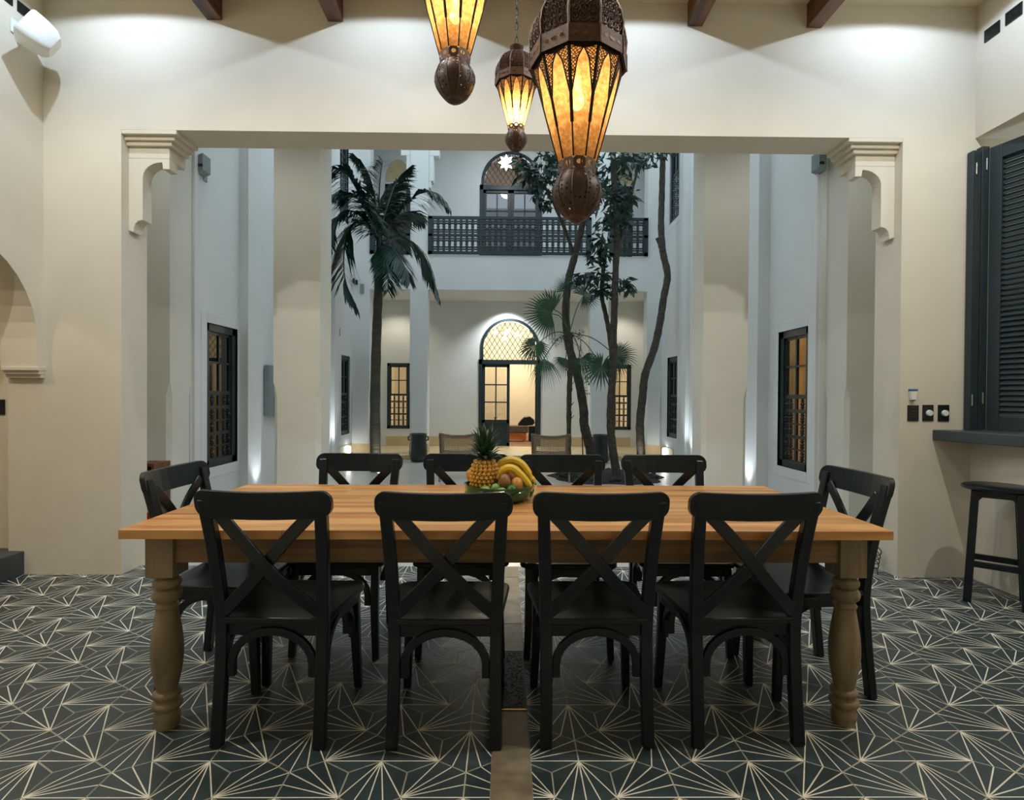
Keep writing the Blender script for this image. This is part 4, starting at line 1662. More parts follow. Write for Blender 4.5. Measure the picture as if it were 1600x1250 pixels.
# wooden stand with a fire extinguisher
fs_ = empty('extinguisher_stand', (-3.51, 5.1, 0))
tag(fs_, 'brown wooden open cabinet behind the left head chair', 'cabinet')
b = MB()
x0, x1 = at(224, 722, 5.1).x + 3.51 - 0.02, at(254, 722, 5.1).x + 3.51
ht = at(240, 722, 5.1).z
b.box((x0, -0.12, 0), (x0 + 0.028, 0.12, ht))
b.box((x1 - 0.028, -0.12, 0), (x1, 0.12, ht))
b.box((x0 + 0.028, -0.12, ht - 0.028), (x1 - 0.028, 0.12, ht))
b.box((x0 + 0.028, -0.12, 0.0), (x1 - 0.028, 0.12, 0.06))
b.build('frame', M['redwood'], fs_, 0.002)
b = MB()
b.box((x0 + 0.028, 0.10, 0.06), (x1 - 0.028, 0.115, ht - 0.028))
b.build('back_panel', M['redwood'], fs_)
ex = empty('fire_extinguisher', (-3.51 + (x0 + x1) / 2, 5.10, 0.061))
tag(ex, 'red fire extinguisher inside the brown cabinet', 'fire extinguisher')
b = MB()
b.lathe([(0.001, 0), (0.06, 0), (0.064, 0.02), (0.064, 0.36), (0.05, 0.41), (0.02, 0.435), (0.018, 0.45), (0.001, 0.45)], 20)
b.build('cylinder', M['red'], ex)
b = MB()
b.lathe([(0.0648, 0.12), (0.0652, 0.12), (0.0652, 0.27), (0.0648, 0.27)], 20)
b.build('label_band', M['paper'], ex)
b = MB()
b.lathe([(0.001, 0.45), (0.02, 0.45), (0.02, 0.49), (0.001, 0.49)], 10)
b.box((-0.012, -0.05, 0.485), (0.012, 0.03, 0.497))
b.box((-0.012, -0.05, 0.515), (0.012, 0.02, 0.525))
b.tube([(0.02, 0, 0.47), (0.055, 0, 0.44), (0.072, 0, 0.34), (0.072, 0, 0.15)], 0.008, 6)
b.build('valve', M['plastic'], ex)

# ------------------------------------------------------------------ things on the courtyard walls
b = MB()
b.box((-3.399, 7.61, 0.955), (-3.30, 8.15, 1.69))
tag(b.build('meter_box', M['greybox'], None, 0.03, 4), 'grey rounded metal box on the left courtyard wall behind the column', 'box')


def flood(loc, s, label):
    root = empty('wall_projector', loc)
    tag(root, label, 'lamp', 'small boxes high on the courtyard side walls')
    b = MB()
    b.prism([(0, -0.02, 0.09), (s * 0.08, -0.02, 0.12), (s * 0.08, -0.02, -0.06), (0, -0.02, -0.09)], (0, 0.16, 0))
    b.build('housing', M['greybox'], root, 0.004)
    b = MB()
    b.box((min(0, s * 0.01), 0.13, -0.12), (max(0, s * 0.01), 0.20, 0.08))
    b.build('wall_plate', M['greybox'], root)
    b = MB()
    b.box((min(s * .03, s * 0.08), -0.023, -0.03), (max(s * .03, s * 0.08), -0.019, 0.0))
    b.build('slot', M['plastic'], root)


flood((-3.4, 5.98, 3.78), 1, 'small grey box lamp high on the left courtyard wall')
flood((3.4, 5.80, 3.80), -1, 'small grey box lamp high on the right courtyard wall')

ex_ = empty('exit_sign', (-3.399, 10.94, 2.54))
tag(ex_, 'small green sign with a white symbol on the left courtyard wall', 'sign')
b = MB()
b.box((0, -0.13, -0.075), (0.012, 0.13, 0.075))
b.build('board', M['greensign'], ex_)
b = MB()
b.prism([(0.012, -0.09, -0.012), (0.012, 0.03, -0.012), (0.012, 0.03, -0.035), (0.012, 0.09, 0.0), (0.012, 0.03, 0.035), (0.012, 0.03, 0.012), (0.012, -0.09, 0.012)], (0.003, 0, 0))
b.build('arrow', M['white'], ex_)
for i, (x, y0, y1) in enumerate(((552.5, 435, 442), (557, 438, 444))):
    a = at(x, (y0 + y1) / 2, 11.85)
    b = MB()
    b.box((a.x - 0.02, 11.83, a.z - 0.05), (a.x + 0.02, 11.90, a.z + 0.05))
    tag(b.build('wall_spot', M['plastic'], None, 0.005), ['left', 'right'][i] + ' one of two tiny black fittings beside the far left pillar', 'lamp', 'black fittings by the far left pillar')
a = at(565, 450.5, 11.85)
b = MB()
b.box((a.x - 0.04, 11.86, a.z - 0.10), (a.x + 0.04, 11.90, a.z + 0.10))
tag(b.build('junction_box', M['greybox'], None, 0.004), 'small grey box below the black fittings on the far left', 'box')

for X, s in ((-3.4, 1), (3.4, -1)):
    wl_ = empty('wall_light', (X + s * 0.06, 11.55 if s > 0 else 11.45, -0.1))
    tag(wl_, f'bright white upright lamp at the foot of the {"left" if s > 0 else "right"} courtyard wall', 'lamp', 'lamps at the foot of the courtyard walls')
    b = MB()
    b.lathe([(0.001, 0), (0.05, 0), (0.05, 0.04), (0.001, 0.04)], 14)
    b.build('base', M['greybox'], wl_)
    b = MB()
    b.lathe([(0.001, 0.04), (0.032, 0.04), (0.034, 0.26), (0.03, 0.28), (0.001, 0.28)], 14)
    b.build('tube', M['uplamp'], wl_)


def uplight(x, y, p, tgt, label, color=(0.86, 0.94, 1.0)):
    root = empty('ground_uplight', (x, y, -0.1))
    tag(root, label, 'lamp', 'uplights in the courtyard floor')
    b = MB()
    b.lathe([(0.055, 0.0), (0.055, 0.012), (0.04, 0.014), (0.04, 0.004)], 16)
    b.build('ring', M['greybox'], root)
    b = MB()
    b.lathe([(0.001, 0.006), (0.04, 0.006)], 16)
    b.build('lens', M['uplamp'], root)
    lamp('ground_uplight_beam', 'SPOT', (x, y, -0.07), p, color, tgt, 0.03, 70, 0.8)


uplight(-3.22, 10.25, 34, (-3.38, 10.4, 3), 'small round uplight beside the farther left courtyard window')
uplight(3.20, 9.75, 30, (3.38, 9.95, 3), 'small round uplight beside the farther right courtyard window')
uplight(3.10, 7.25, 14, (3.22, 7.25, 3), 'small round uplight at the near right pilaster')
uplight(-3.14, 7.15, 9, (-3.25, 7.15, 3), 'small round uplight at the near left pilaster')
uplight(-2.22, 9.5, 12, (-2.28, 9.7, 4), 'small round uplight at the palm trunk', (1.0, 0.95, 0.8))
uplight(1.66, 8.75, 12, (1.78, 8.95, 4), 'small round uplight at the straight trunk', (1.0, 0.95, 0.8))
uplight(2.62, 10.6, 10, (2.7, 10.85, 4), 'small round uplight at the bent trunk', (1.0, 0.95, 0.8))

# star lamp over the balcony
sc_ = at(791, 254, 12.7)
stl = empty('star_lamp', tuple(sc_))
tag(stl, 'glowing white star lamp hanging in front of the balcony arch', 'lamp')
b = MB()
pts = []
for k in range(16):
    r_ = 0.19 if k % 2 == 0 else 0.11
    a = 2 * PI * k / 16 + PI / 2
    pts.append(Vector((r_ * math.cos(a), 0, r_ * math.sin(a))))
vs = pts + [Vector((0, -0.07, 0)), Vector((0, 0.07, 0))]
fcs = [(k, (k + 1) % 16, 16) for k in range(16)] + [((k + 1) % 16, k, 17) for k in range(16)]
b.add(vs, fcs)
b.build('star', M['star'], stl)
b = MB()
b.tube([(0, 0, 0.19), (0, 0, 8.5 - sc_.z)], 0.006, 5)
b.build('cable', M['darkiron'], stl)
lamp('star_lamp_light', 'POINT', (sc_.x, sc_.y - 0.1, sc_.z), 9, (0.95, 0.98, 1.0), size=0.15)

# hanging lamp seen through the fanlight
a = at(789, 523, 15.0)
pl = empty('pendant_lamp', tuple(a))
tag(pl, 'glowing cluster lamp seen through the far door fanlight', 'lamp')
b = MB()
b.tube([(0, 0, 0.1), (0, 0, 3.9 - a.z)], 0.008, 5)
b.tube([(-0.28, 0, 0.08), (0, 0, 0.1), (0.30, 0, 0.08)], 0.01, 6)
b.build('frame', M['brass'], pl)
for dx, dz in ((-0.26, 0.06), (-0.02, -0.10), (0.10, 0.10), (0.32, 0.0), (0.02, 0.05)):
    b = MB()
    b.ball((dx, 0, dz), 0.055, 8)
    b.build('bulb', M['bulb'], pl)

# far room furniture
bn = empty('bench', (-0.30, 15.1, 0.002))
tag(bn, 'low orange wooden bench with a grey-brown cushion in the far room', 'bench')
b = MB()
b.box((-0.62, -0.2, 0.05), (0.85, 0.2, 0.24))
b.build('base', M['orange'], bn, 0.005)
b = MB()
b.box((-0.64, -0.22, 0.24), (0.90, 0.22, 0.44))
b.build('cushion', M['cushion'], bn, 0.03, 3)
for x in (-0.58, 0.75):
    b = MB()
    b.box((x, -0.18, 0.0), (x + 0.06, 0.18, 0.05))
    b.build('leg', M['orange'], bn)
b = MB()
b.box((0.62, 15.0, 0.003), (1.0, 15.4, 0.42))
tag(b.build('side_cabinet', M['black'], None, 0.01), 'black low cabinet right of the orange bench in the far room', 'cabinet')
b = MB()
p = at(822, 664, 15.05)
prof = [(-0.20, 0.0), (0.16, 0.0), (0.24, 0.05), (0.22, 0.16), (0.10, 0.25), (-0.05, 0.24), (-0.15, 0.14), (-0.24, 0.02)]
b.prism([(p.x + x, 14.95, 0.448 + z) for x, z in prof], (0, 0.3, 0))
tag(b.build('bag', M['plastic'], None, 0.04, 3), 'black bag lying on the grey-brown cushion in the far room', 'bag')
p = at(774, 661, 15.1)
bo = empty('candle_holder', (p.x, 15.1, 0.445))
tag(bo, 'small black candle holder seen through the lower left door pane', 'candle holder')
b = MB()
b.lathe([(0.001, 0), (0.07, 0), (0.05, 0.03), (0.02, 0.06), (0.03, 0.10), (0.025, 0.19), (0.001, 0.19)], 12)
b.build('body', M['black'], bo)
b = MB()
b.lathe([(0.04, 0.19), (0.045, 0.215), (0.001, 0.215)], 12)
b.build('cup', M['black'], bo)


# ------------------------------------------------------------------ urns, woven chairs
def urn(x, y, h, label):
    root = empty('urn', (x, y, -0.1))
    tag(root, label, 'urn', 'dark urns in front of the far pillars')
    s = h / 0.58
    b = MB()
    prof = [(0.001, 0), (0.13, 0), (0.165, 0.05), (0.185, 0.15), (0.18, 0.28), (0.165, 0.42), (0.172, 0.54), (0.178, 0.575), (0.165, 0.58), (0.155, 0.565), (0.15, 0.40), (0.001, 0.39)]
    b.lathe([(r_ * s, z * s) for r_, z in prof], 28)
    b.build('body', M['pot'], root)
    for sgn in (-1, 1):
        b = MB()
        b.tube([(sgn * 0.165 * s, 0, 0.52 * s), (sgn * 0.205 * s, 0, 0.51 * s), (sgn * 0.205 * s, 0, 0.45 * s), (sgn * 0.165 * s, 0, 0.44 * s)], 0.016 * s, 6)
        b.build('handle', M['pot'], root)


p = at(655, 700, 11.33)
urn(p.x, 11.2, 0.58, 'dark glazed urn in front of the left far pillar')
p = at(938, 700, 11.28)
urn(p.x, 11.2, 0.58, 'dark glazed urn behind the straight tree trunk')


def lounge(x, y, rz, label):
    root = empty('woven_chair', (x, y, -0.1), rz)
    tag(root, label, 'chair', 'woven lounge chairs in the courtyard')
    # faces +y; back leans towards -y
    Bt, Bb = Vector((0, -0.34, 0.76)), Vector((0, -0.02, 0.33))
    Sf, Sb = Vector((0, 0.42, 0.40)), Vector((0, -0.02, 0.33))
    hw = 0.30
    for s in (-1, 1):
        f = MB()
        f.sweep([Bt + Vector((s * hw, 0, 0)), Bb + Vector((s * hw, 0, 0)), Vector((s * hw, 0.10, 0.16)), Vector((s * hw, 0.25, 0.0))], 0.03, 0.04, (1, 0, 0))
        f.build('back_post', M['chairwood'], root, 0.004)
        f = MB()
        f.sweep([Sf + Vector((s * hw, 0, 0)), Sb + Vector((s * hw, 0, 0)), Vector((s * hw, -0.22, 0.16)), Vector((s * hw, -0.38, 0.0))], 0.03, 0.04, (1, 0, 0))
        f.build('leg', M['chairwood'], root, 0.004)
    for pt in (Bt, Sf, Vector((0, 0.08, 0.19))):
        f = MB()
        if pt is Bt:
            pts = [Bt + Vector((hw * t, -0.02 * (1 - t * t), -0.035 * (1 - t * t))) for t in (-1, -.6, -.3, 0, .3, .6, 1)]
        else:
            pts = [pt + Vector((-hw, 0, 0)), pt + Vector((hw, 0, 0))]
        f.tube(pts, 0.014, 8)
        f.build('crossbar', M['chairwood'], root)
    for nm, A, B, dip in (('back_weave', Bt, Bb, 1), ('seat_weave', Sf, Sb, 0)):
        f = MB()
        L = (B - A).length

        def g(u, v):
            return A.lerp(B, v) + Vector((u * hw, -0.02 * (1 - u * u) * dip, -0.035 * (1 - u * u) * (1 - v) * dip))
        n1, n2 = 26, 20
        for i in range(n1 + 1):
            u = -0.97 + 1.94 * i / n1
            f.sweep([g(u, v / 4) for v in range(5)], 0.0085 if 3 <= i <= n1 - 3 else 0.022, 0.004, (1, 0, 0))
        for j in range(n2 + 1):
            v = j / n2
            f.sweep([g(u / 4, v) for u in range(-4, 5)], 0.0075 if 2 < j < n2 - 1 else 0.024, 0.005, (B - A))
        tag(f.build(nm, M['rope'], root), kind='stuff')


p = at(712, 690, 8.75)
lounge(p.x + 0.03, 9.05, R(3), 'woven cord lounge chair behind the second far chair')
p = at(866, 690, 8.7)
lounge(p.x - 0.03, 9.0, R(-5), 'woven cord lounge chair right of the bananas')

# ------------------------------------------------------------------ planting
b = MB()
n = 40
ring0, ring1, top = [], [], []
for k in range(n):
    a = 2 * PI * k / n
    j_ = 1 + 0.06 * math.sin(5 * a) + 0.04 * math.sin(9 * a + 1)
    ring0.append((1.70 + 0.95 * j_ * math.cos(a), 9.15 + 0.75 * j_ * math.sin(a), -0.10))
    ring1.append((1.70 + 0.80 * j_ * math.cos(a), 9.15 + 0.60 * j_ * math.sin(a), -0.05))
    top.append((1.74 + 0.3 * math.cos(a), 9.15 + 0.25 * math.sin(a), -0.01))
b.add(ring0 + ring1 + top, [(r_ * n + k, r_ * n + (k + 1) % n, (r_ + 1) * n + (k + 1) % n, (r_ + 1) * n + k) for r_ in range(2) for k in range(n)] + [tuple(2 * n + k for k in range(n))], 0, True)
for i in range(260):
    a, q_ = rnd.uniform(0, 2 * PI), math.sqrt(rnd.random())
    b.ball((1.70 + 0.85 * q_ * math.cos(a), 9.15 + 0.66 * q_ * math.sin(a), -0.05), rnd.uniform(0.02, 0.05), 4, sc=(1, 1, 0.7))
tag(b.build('planting_bed', M['soil']), 'dark stony soil bed around the tree trunks', 'soil', kind='stuff')

UP = Vector((0, 0, 1))


def pxpath(pts, Y, dY=None):
    return [at(x, y, Y + (dY[i] if dY else 0)) for i, (x, y) in enumerate(pts)]


def trunk(mb, pts, r0, r1, n=10):
    pts = catmull(pts, 5)
    k = len(pts) - 1
    rad = [r0 + (r1 - r0) * i / k + 0.004 * math.sin(i * 2.3) for i in range(k + 1)]
    mb.tube(pts, rad, n)


def frond_mesh(pts, L, r=rnd, droop=0.55, nl=72):
    f = MB()
    pts = catmull(pts, 7)
    k = len(pts) - 1
    f.tube(pts, [0.022 * (1 - 0.8 * i / k) for i in range(k + 1)], 5)
    for i in range(nl):
        t = 0.10 + 0.90 * i / (nl - 1)
        x = t * k
        a = min(int(x), k - 1)
        p = pts[a].lerp(pts[a + 1], x - a)
        tg = (pts[a + 1] - pts[a]).normalized()
        sd = tg.cross(UP)
        if sd.length < 0.15:
            sd = Vector((1, 0, 0))
        sd.normalize()
        for s in (-1, 1):
            l = L * (0.45 + 0.75 * math.sin(PI * min(1, t * 0.95 + 0.08))) * r.uniform(0.85, 1.12)
            d = (tg * r.uniform(0.55, 0.8) + sd * (s * r.uniform(0.55, 0.9)) - UP * (droop * r.uniform(0.4, 1.1))).normalized()
            mid = p + d * l * 0.5
            d2 = (d - UP * droop * 0.9).normalized()
            end = mid + d2 * l * 0.5
            wv = d.cross(UP)
            wv = (wv.normalized() if wv.length > 0.05 else sd) * 0.021
            wv = (wv + UP * 0.008 * s)
            f.add([p - wv * 0.4, p + wv * 0.4, mid + wv, end, mid - wv], [(0, 1, 2, 4), (4, 2, 3)])
    return f


PY = 9.7
palm = empty('palm_tree', tuple(at(587, 738, PY)))
palm.location.z = -0.1
pinv = Matrix.Translation(palm.location).inverted()
tag(palm, 'tall palm tree with a ringed trunk and drooping feather fronds', 'palm')


def child(o, root, inv_):
    o.parent = root
    o.matrix_parent_inverse = inv_
    return o


t_ = MB()
trunk(t_, [at(587, 740, PY), at(586, 640, PY), at(588, 540, PY), at(591, 460, PY), at(593, 395, PY)], 0.098, 0.068, 12)
child(t_.build('trunk', M['palmbark']), palm, pinv)
t_ = MB()
trunk(t_, [at(593, 400, PY), at(593, 370, PY), at(592, 345, PY)], 0.075, 0.035, 10)
child(t_.build('crownshaft', M['frond']), palm, pinv)
FR = [
    ([(592, 372), (572, 325), (545, 275), (524, 262)], [0, -.1, -.3, -.4], 0.46),
    ([(592, 368), (588, 320), (575, 270), (556, 245)], [0, .1, .1, .1], 0.42),
    ([(592, 368), (592, 320), (594, 280), (598, 252)], [0, -.2, -.3, -.4], 0.40),
    ([(593, 368), (606, 320), (622, 280), (640, 262)], [0, .2, .4, .5], 0.36),
    ([(594, 372), (620, 335), (655, 302), (684, 303), (700, 322)], [0, -.1, -.2, -.3, -.3], 0.36),
    ([(594, 378), (622, 370), (652, 385), (672, 425), (684, 462)], [0, .1, .2, .3, .3], 0.42),
    ([(594, 382), (612, 388), (628, 408), (640, 440)], [0, -.3, -.5, -.6], 0.40),
    ([(591, 376), (570, 350), (549, 352), (538, 392), (540, 440), (556, 478)], [0, -.1, -.2, -.3, -.3, -.3], 0.5),
    ([(591, 374), (565, 338), (538, 330), (520, 352), (512, 392)], [0, -.2, -.4, -.5, -.6], 0.40),
    ([(590, 372), (570, 318), (540, 300), (515, 306)], [0, -.3, -.5, -.7], 0.42),
    ([(593, 385), (600, 400), (606, 425), (606, 455)], [0, -.5, -.8, -.9], 0.36),
    ([(593, 372), (612, 345), (640, 330), (662, 345)], [0, .5, .9, 1.1], 0.40),
    ([(592, 372), (580, 345), (560, 312), (535, 300)], [0, -.5, -.8, -.9], 0.42),
]
for pts, dy, L in FR:
    f = frond_mesh(pxpath(pts, PY, dy), L * 1.12)
    child(f.build('frond', M['frond']), palm, pinv)


def leaf_cluster(f, c, rad, n, L, r=rnd, droop=0.5):
    for i in range(n):
        u = Vector((r.gauss(0, 1), r.gauss(0, 1), r.gauss(0, 1))).normalized() * rad * r.random() ** 0.5
        p = c + u
        d = Vector((r.gauss(0, 1), r.gauss(0, 1), r.gauss(0, 0.6) - droop)).normalized()
        l = L * r.uniform(0.7, 1.25)
        w_ = d.cross(Vector((r.gauss(0, 1), r.gauss(0, 1), r.gauss(0, 1)))).normalized() * l * 0.17
        mid = p + d * l * 0.5 - UP * l * 0.04
        f.add([p, mid + w_, p + d * l - UP * l * 0.12, mid - w_], [(0, 1, 2), (0, 2, 3)])


def tree(label, base_px, Y, trunks, clusters, n_per=40, L=0.17, twigs=()):
    root = empty('tree', (at(*base_px, Y).x, Y, -0.1))
    inv_ = Matrix.Translation(root.location).inverted()
    tag(root, label, 'tree')
    for k, (pts, dy, r0, r1) in enumerate(trunks):
        t = MB()
        trunk(t, pxpath(pts, Y, dy), r0, r1, 10)
        child(t.build('trunk' if k == 0 else 'branch', M['bark']), root, inv_)
    f = MB()
    for (x, y, rp, dy, k) in clusters:
        c = at(x, y, Y + dy)
        leaf_cluster(f, c, rp / F_PX * Y, int(n_per * k), L)
    if clusters:
        tag(child(f.build('foliage', M['leaf']), root, inv_), kind='stuff')
    return root


tree('crooked dark tree trunk leaning left to right behind the right woven chair', (924, 735), 9.45,
     [([(926, 735), (922, 700), (913, 665), (912, 640), (903, 590), (889, 540), (884, 490), (888, 440), (898, 400), (908, 360), (918, 310), (930, 262)], None, 0.092, 0.05),
      ([(898, 400), (875, 340), (850, 290), (820, 262)], [0, -.2, -.4, -.5], 0.035, 0.015),
      ([(914, 340), (895, 300), (880, 250)], [0, .2, .4], 0.03, 0.015)],
     [(826, 268, 18, -.5, 2.0), (842, 284, 22, -.4, 2.2), (858, 262, 24, -.3, 2.2), (872, 300, 18, -.3, 1.6), (812, 252, 8, -.5, .6), (852, 312, 12, -.3, .9), (868, 240, 26, 0, 2), (900, 262, 26, .1, 2.2),
      (905, 240, 30, .2, 2.4), (930, 285, 24, 0, 2.2), (912, 320, 18, 0, 1.3), (880, 275, 20, 0, 1.6)], 40)
tree('straight mottled tree trunk rising from the stony bed', (965, 750), 8.9,
     [([(966, 752), (960, 720), (955, 680), (954, 640), (957, 590), (958, 540), (960, 480), (962, 420), (964, 360), (960, 300), (958, 240)], None, 0.075, 0.045),
      ([(957, 560), (952, 520), (946, 490), (940, 460), (943, 420), (948, 380)], [0, .1, .2, .2, .2, .1], 0.045, 0.03),
      ([(962, 400), (975, 350), (990, 290), (1000, 250)], [0, .1, .2, .3], 0.035, 0.015)],
     [(960, 255, 34, 0, 2.6), (985, 250, 26, .2, 2), (940, 300, 24, -.1, 1.8), (965, 310, 26, 0, 2.2), (985, 300, 14, .1, 1), (950, 345, 20, 0, 1.6), (938, 375, 14, 0, 1), (975, 345, 14, 0, .9), (930, 400, 14, .1, .9), (942, 425, 15, .1, 1.1),
      (915, 435, 15, .2, 1.1), (900, 440, 10, .2, .6), (950, 452, 16, .1, 1.2), (972, 440, 12, .1, .8), (982, 448, 9, .1, .6), (932, 455, 12, .1, .8), (945, 390, 12, 0, .9)], 40)
tree('thin bent tree trunk nearest the right courtyard wall', (1002, 728), 10.8,
     [([(1003, 730), (1001, 700), (1000, 660), (1004, 620), (1008, 585), (1022, 545), (1031, 505), (1037, 465), (1043, 430), (1036, 395), (1033, 355), (1034, 310), (1035, 270), (1036, 235)], None, 0.088, 0.055),
      ([(1034, 395), (1030, 380), (1026, 372)], None, 0.04, 0.03)],
     [(1036, 232, 14, 0, 1.2), (1015, 240, 20, -.2, 1.6), (1000, 250, 16, -.3, 1.2), (1045, 228, 10, 0, .6)], 36)


# fan palm with its own thin trunk
FY = 9.2
fp = empty('fan_palm', (at(890, 745, FY).x, FY, -0.1))
finv = Matrix.Translation(fp.location).inverted()
tag(fp, 'slender fan palm with round pleated leaves behind the right woven chair', 'palm')
t_ = MB()
trunk(t_, pxpath([(890, 745), (889, 700), (889, 640), (890, 600), (892, 560), (890, 520)], FY), 0.036, 0.05, 8)
for i in range(26):
    p = at(890 + rnd.uniform(-2, 2), 655 - i * 5.2, FY)
    a = rnd.uniform(0, 2 * PI)
    t_.tube([p, p + Vector((0.07 * math.cos(a), 0.07 * math.sin(a), 0.07))], [0.014, 0.004], 4)
child(t_.build('trunk', M['bark']), fp, finv)


def fan_leaf(hub, main, L, n=30, span=300, tilt=0.0, face=Vector((0, -1, 0)), droop=0.25):
    f = MB()
    main = main.normalized()
    nrm = (face - main * face.dot(main)).normalized()
    sd = main.cross(nrm).normalized()
    nrm = (nrm + UP * tilt).normalized()
    prev = None
    for i in range(n):
        a = R(-span / 2 + span * i / (n - 1))
        d = main * math.cos(a) + sd * math.sin(a)
        l = L * (0.78 + 0.22 * math.cos(a * 0.8)) * rnd.uniform(0.93, 1.05)
        b_ = hub + d * l * 0.45 + nrm * 0.012 * (-1) ** i
        e = hub + d * l - UP * L * droop * rnd.uniform(0.6, 1.3)
        md = hub + d * l * 0.75 - UP * L * droop * 0.3
        w_ = d.cross(nrm).normalized()
        w0 = L * 0.45 * R(span) / n * 0.5
        f.add([hub, b_ - w_ * w0, b_ + w_ * w0, md + w_ * w0 * 0.55, e, md - w_ * w0 * 0.55], [(0, 1, 2), (1, 5, 3, 2), (5, 4, 3)])
    return f


crown = at(890, 520, FY)
for (hx, hy, mx, my, L, dY, sp_, dr) in (
        (862, 490, -1.0, -0.1, 0.52, -.2, 210, .10), (866, 484, -0.5, -1.0, 0.42, 0.1, 110, .05), (836, 540, -0.3, 0.6, 0.36, -.4, 300, .35),
        (912, 462, 0.6, -0.3, 0.36, .3, 260, .1), (887, 455, -0.2, -1, 0.34, .2, 160, .05), (940, 572, -0.1, 0.3, 0.40, -.2, 330, .06),
        (963, 556, 0.8, 0.15, 0.38, -.1, 230, .2), (908, 560, 0.3, 0.9, 0.40, .1, 220, .3), (884, 560, -0.4, 0.9, 0.30, .2, 150, .3), (850, 560, 0.1, 1.0, 0.42, -.2, 100, .4)):
    hub = at(hx, hy, FY + dY)
    t_ = fan_leaf(hub, Vector((mx, 0, -my)), L, 30 if sp_ > 150 else 18, sp_, face=Vector((rnd.uniform(-.3, .3), -1, rnd.uniform(-.2, .3))), droop=dr)
    mid = (crown + hub) / 2 + Vector((0, 0, 0.10))
    t_.tube(catmull([crown, mid, hub], 5), 0.008, 5)
    child(t_.build('fan_leaf', M['fan']), fp, finv)
# feathery twigs of a light shrub behind
sh_ = empty('shrub', tuple(at(915, 600, 9.8)))
sh_.location.z = -0.1
sinv = Matrix.Translation(sh_.location).inverted()
tag(sh_, 'light green feathery shrub between the fan palm leaves', 'shrub')
f = MB()
f.tube(pxpath([(912, 745), (908, 640), (905, 560), (908, 530)], 9.8), [0.012, 0.010, 0.008, 0.006], 5)
for (x, y) in ((870, 532), (905, 522), (900, 580), (918, 590), (912, 610), (880, 525)):
    f.tube([at(908, 545, 9.8), at((x + 908) / 2, (y + 540) / 2 - 6, 9.8), at(x, y, 9.8)], 0.004, 4)
child(f.build('stem', M['bark']), sh_, sinv)
f = MB()
for (x, y, rp) in ((868, 532, 10), (880, 526, 8), (904, 521, 9), (900, 582, 8), (918, 592, 9), (912, 612, 8)):
    leaf_cluster(f, at(x, y, 9.8), rp / F_PX * 9.8, 60, 0.05)
tag(child(f.build('foliage', M['fan']), sh_, sinv), kind='stuff')

# ------------------------------------------------------------------ fruit bowl
TT = TZ + 0.0006
BX, BY = at(781, 770, 2.58).x, 2.58
bw = empty('fruit_bowl', (BX, BY, TT))
tag(bw, 'glossy green ceramic bowl filled with fruit on the table', 'bowl')
b = MB()
n = 56
prof = [(0.001, 0.0), (0.10, 0.0), (0.125, 0.008), (0.152, 0.030), (0.166, 0.064), (0.170, 0.078), (0.162, 0.078), (0.146, 0.034), (0.118, 0.014), (0.001, 0.010)]
vs = []
for k in range(n):
    a = 2 * PI * k / n
    for r_, z in prof:
        wob = 1 + (0.018 * math.sin(7 * a) if r_ > 0.12 else 0)
        vs.append((r_ * wob * math.cos(a), r_ * wob * math.sin(a), z))
np_ = len(prof)
b.add(vs, [(k * np_ + q_, ((k + 1) % n) * np_ + q_, ((k + 1) % n) * np_ + q_ + 1, k * np_ + q_ + 1) for k in range(n) for q_ in range(np_ - 1)], 0, True)
b.build('body', M['green'], bw)
for k in range(5):   # raised leaf ornaments round the outside
    a = R(-62 + 72 * k)
    rot = Matrix.Rotation(a, 3, 'Z')
    b = MB()
    pts = []
    for t in range(0, 360, 24):
        u, v = 0.075 * math.cos(R(t)), 0.020 * math.sin(R(t)) * (1 + 0.3 * math.cos(R(t)))
        pts.append((u, v))
    vs = []
    for off, sc2 in ((0.0, 1.0), (0.008, 0.75)):
        for u, v in pts:
            zz = 0.038 + v * sc2 + u * 0.25 * sc2
            rr = 0.150 + (zz - 0.03) * 0.42 + off
            aa = u * sc2 / 0.16
            vs.append(rot @ Vector((rr * math.cos(aa), rr * math.sin(aa), zz)))
    vs.append(rot @ Vector((0.166, 0, 0.038)))
    m_ = len(pts)
    b.add(vs, [(i, (i + 1) % m_, m_ + (i + 1) % m_, m_ + i) for i in range(m_)] + [(m_ + i, m_ + (i + 1) % m_, 2 * m_) for i in range(m_)], 0, True)
    b.build('leaf_ornament', M['green'], bw)

# pineapple
pc = at(757, 760, 2.57)
pa = empty('pineapple', (pc.x, 2.57, TT + 0.012))
tag(pa, 'ripe yellow pineapple with a spiky green crown standing in the bowl', 'pineapple')
pr = [(0.02, 0.0), (0.040, 0.004), (0.058, 0.028), (0.069, 0.07), (0.071, 0.105), (0.066, 0.140), (0.054, 0.168), (0.036, 0.184), (0.02, 0.190)]
b = MB()
b.lathe([(r_ * 0.93, z) for r_, z in pr], 20)
b.build('core', M['pinecore'], pa)


def prad(z):
    for (r0, z0), (r1, z1) in zip(pr, pr[1:]):
        if z <= z1:
            return r0 + (r1 - r0) * (z - z0) / (z1 - z0)
    return pr[-1][0]


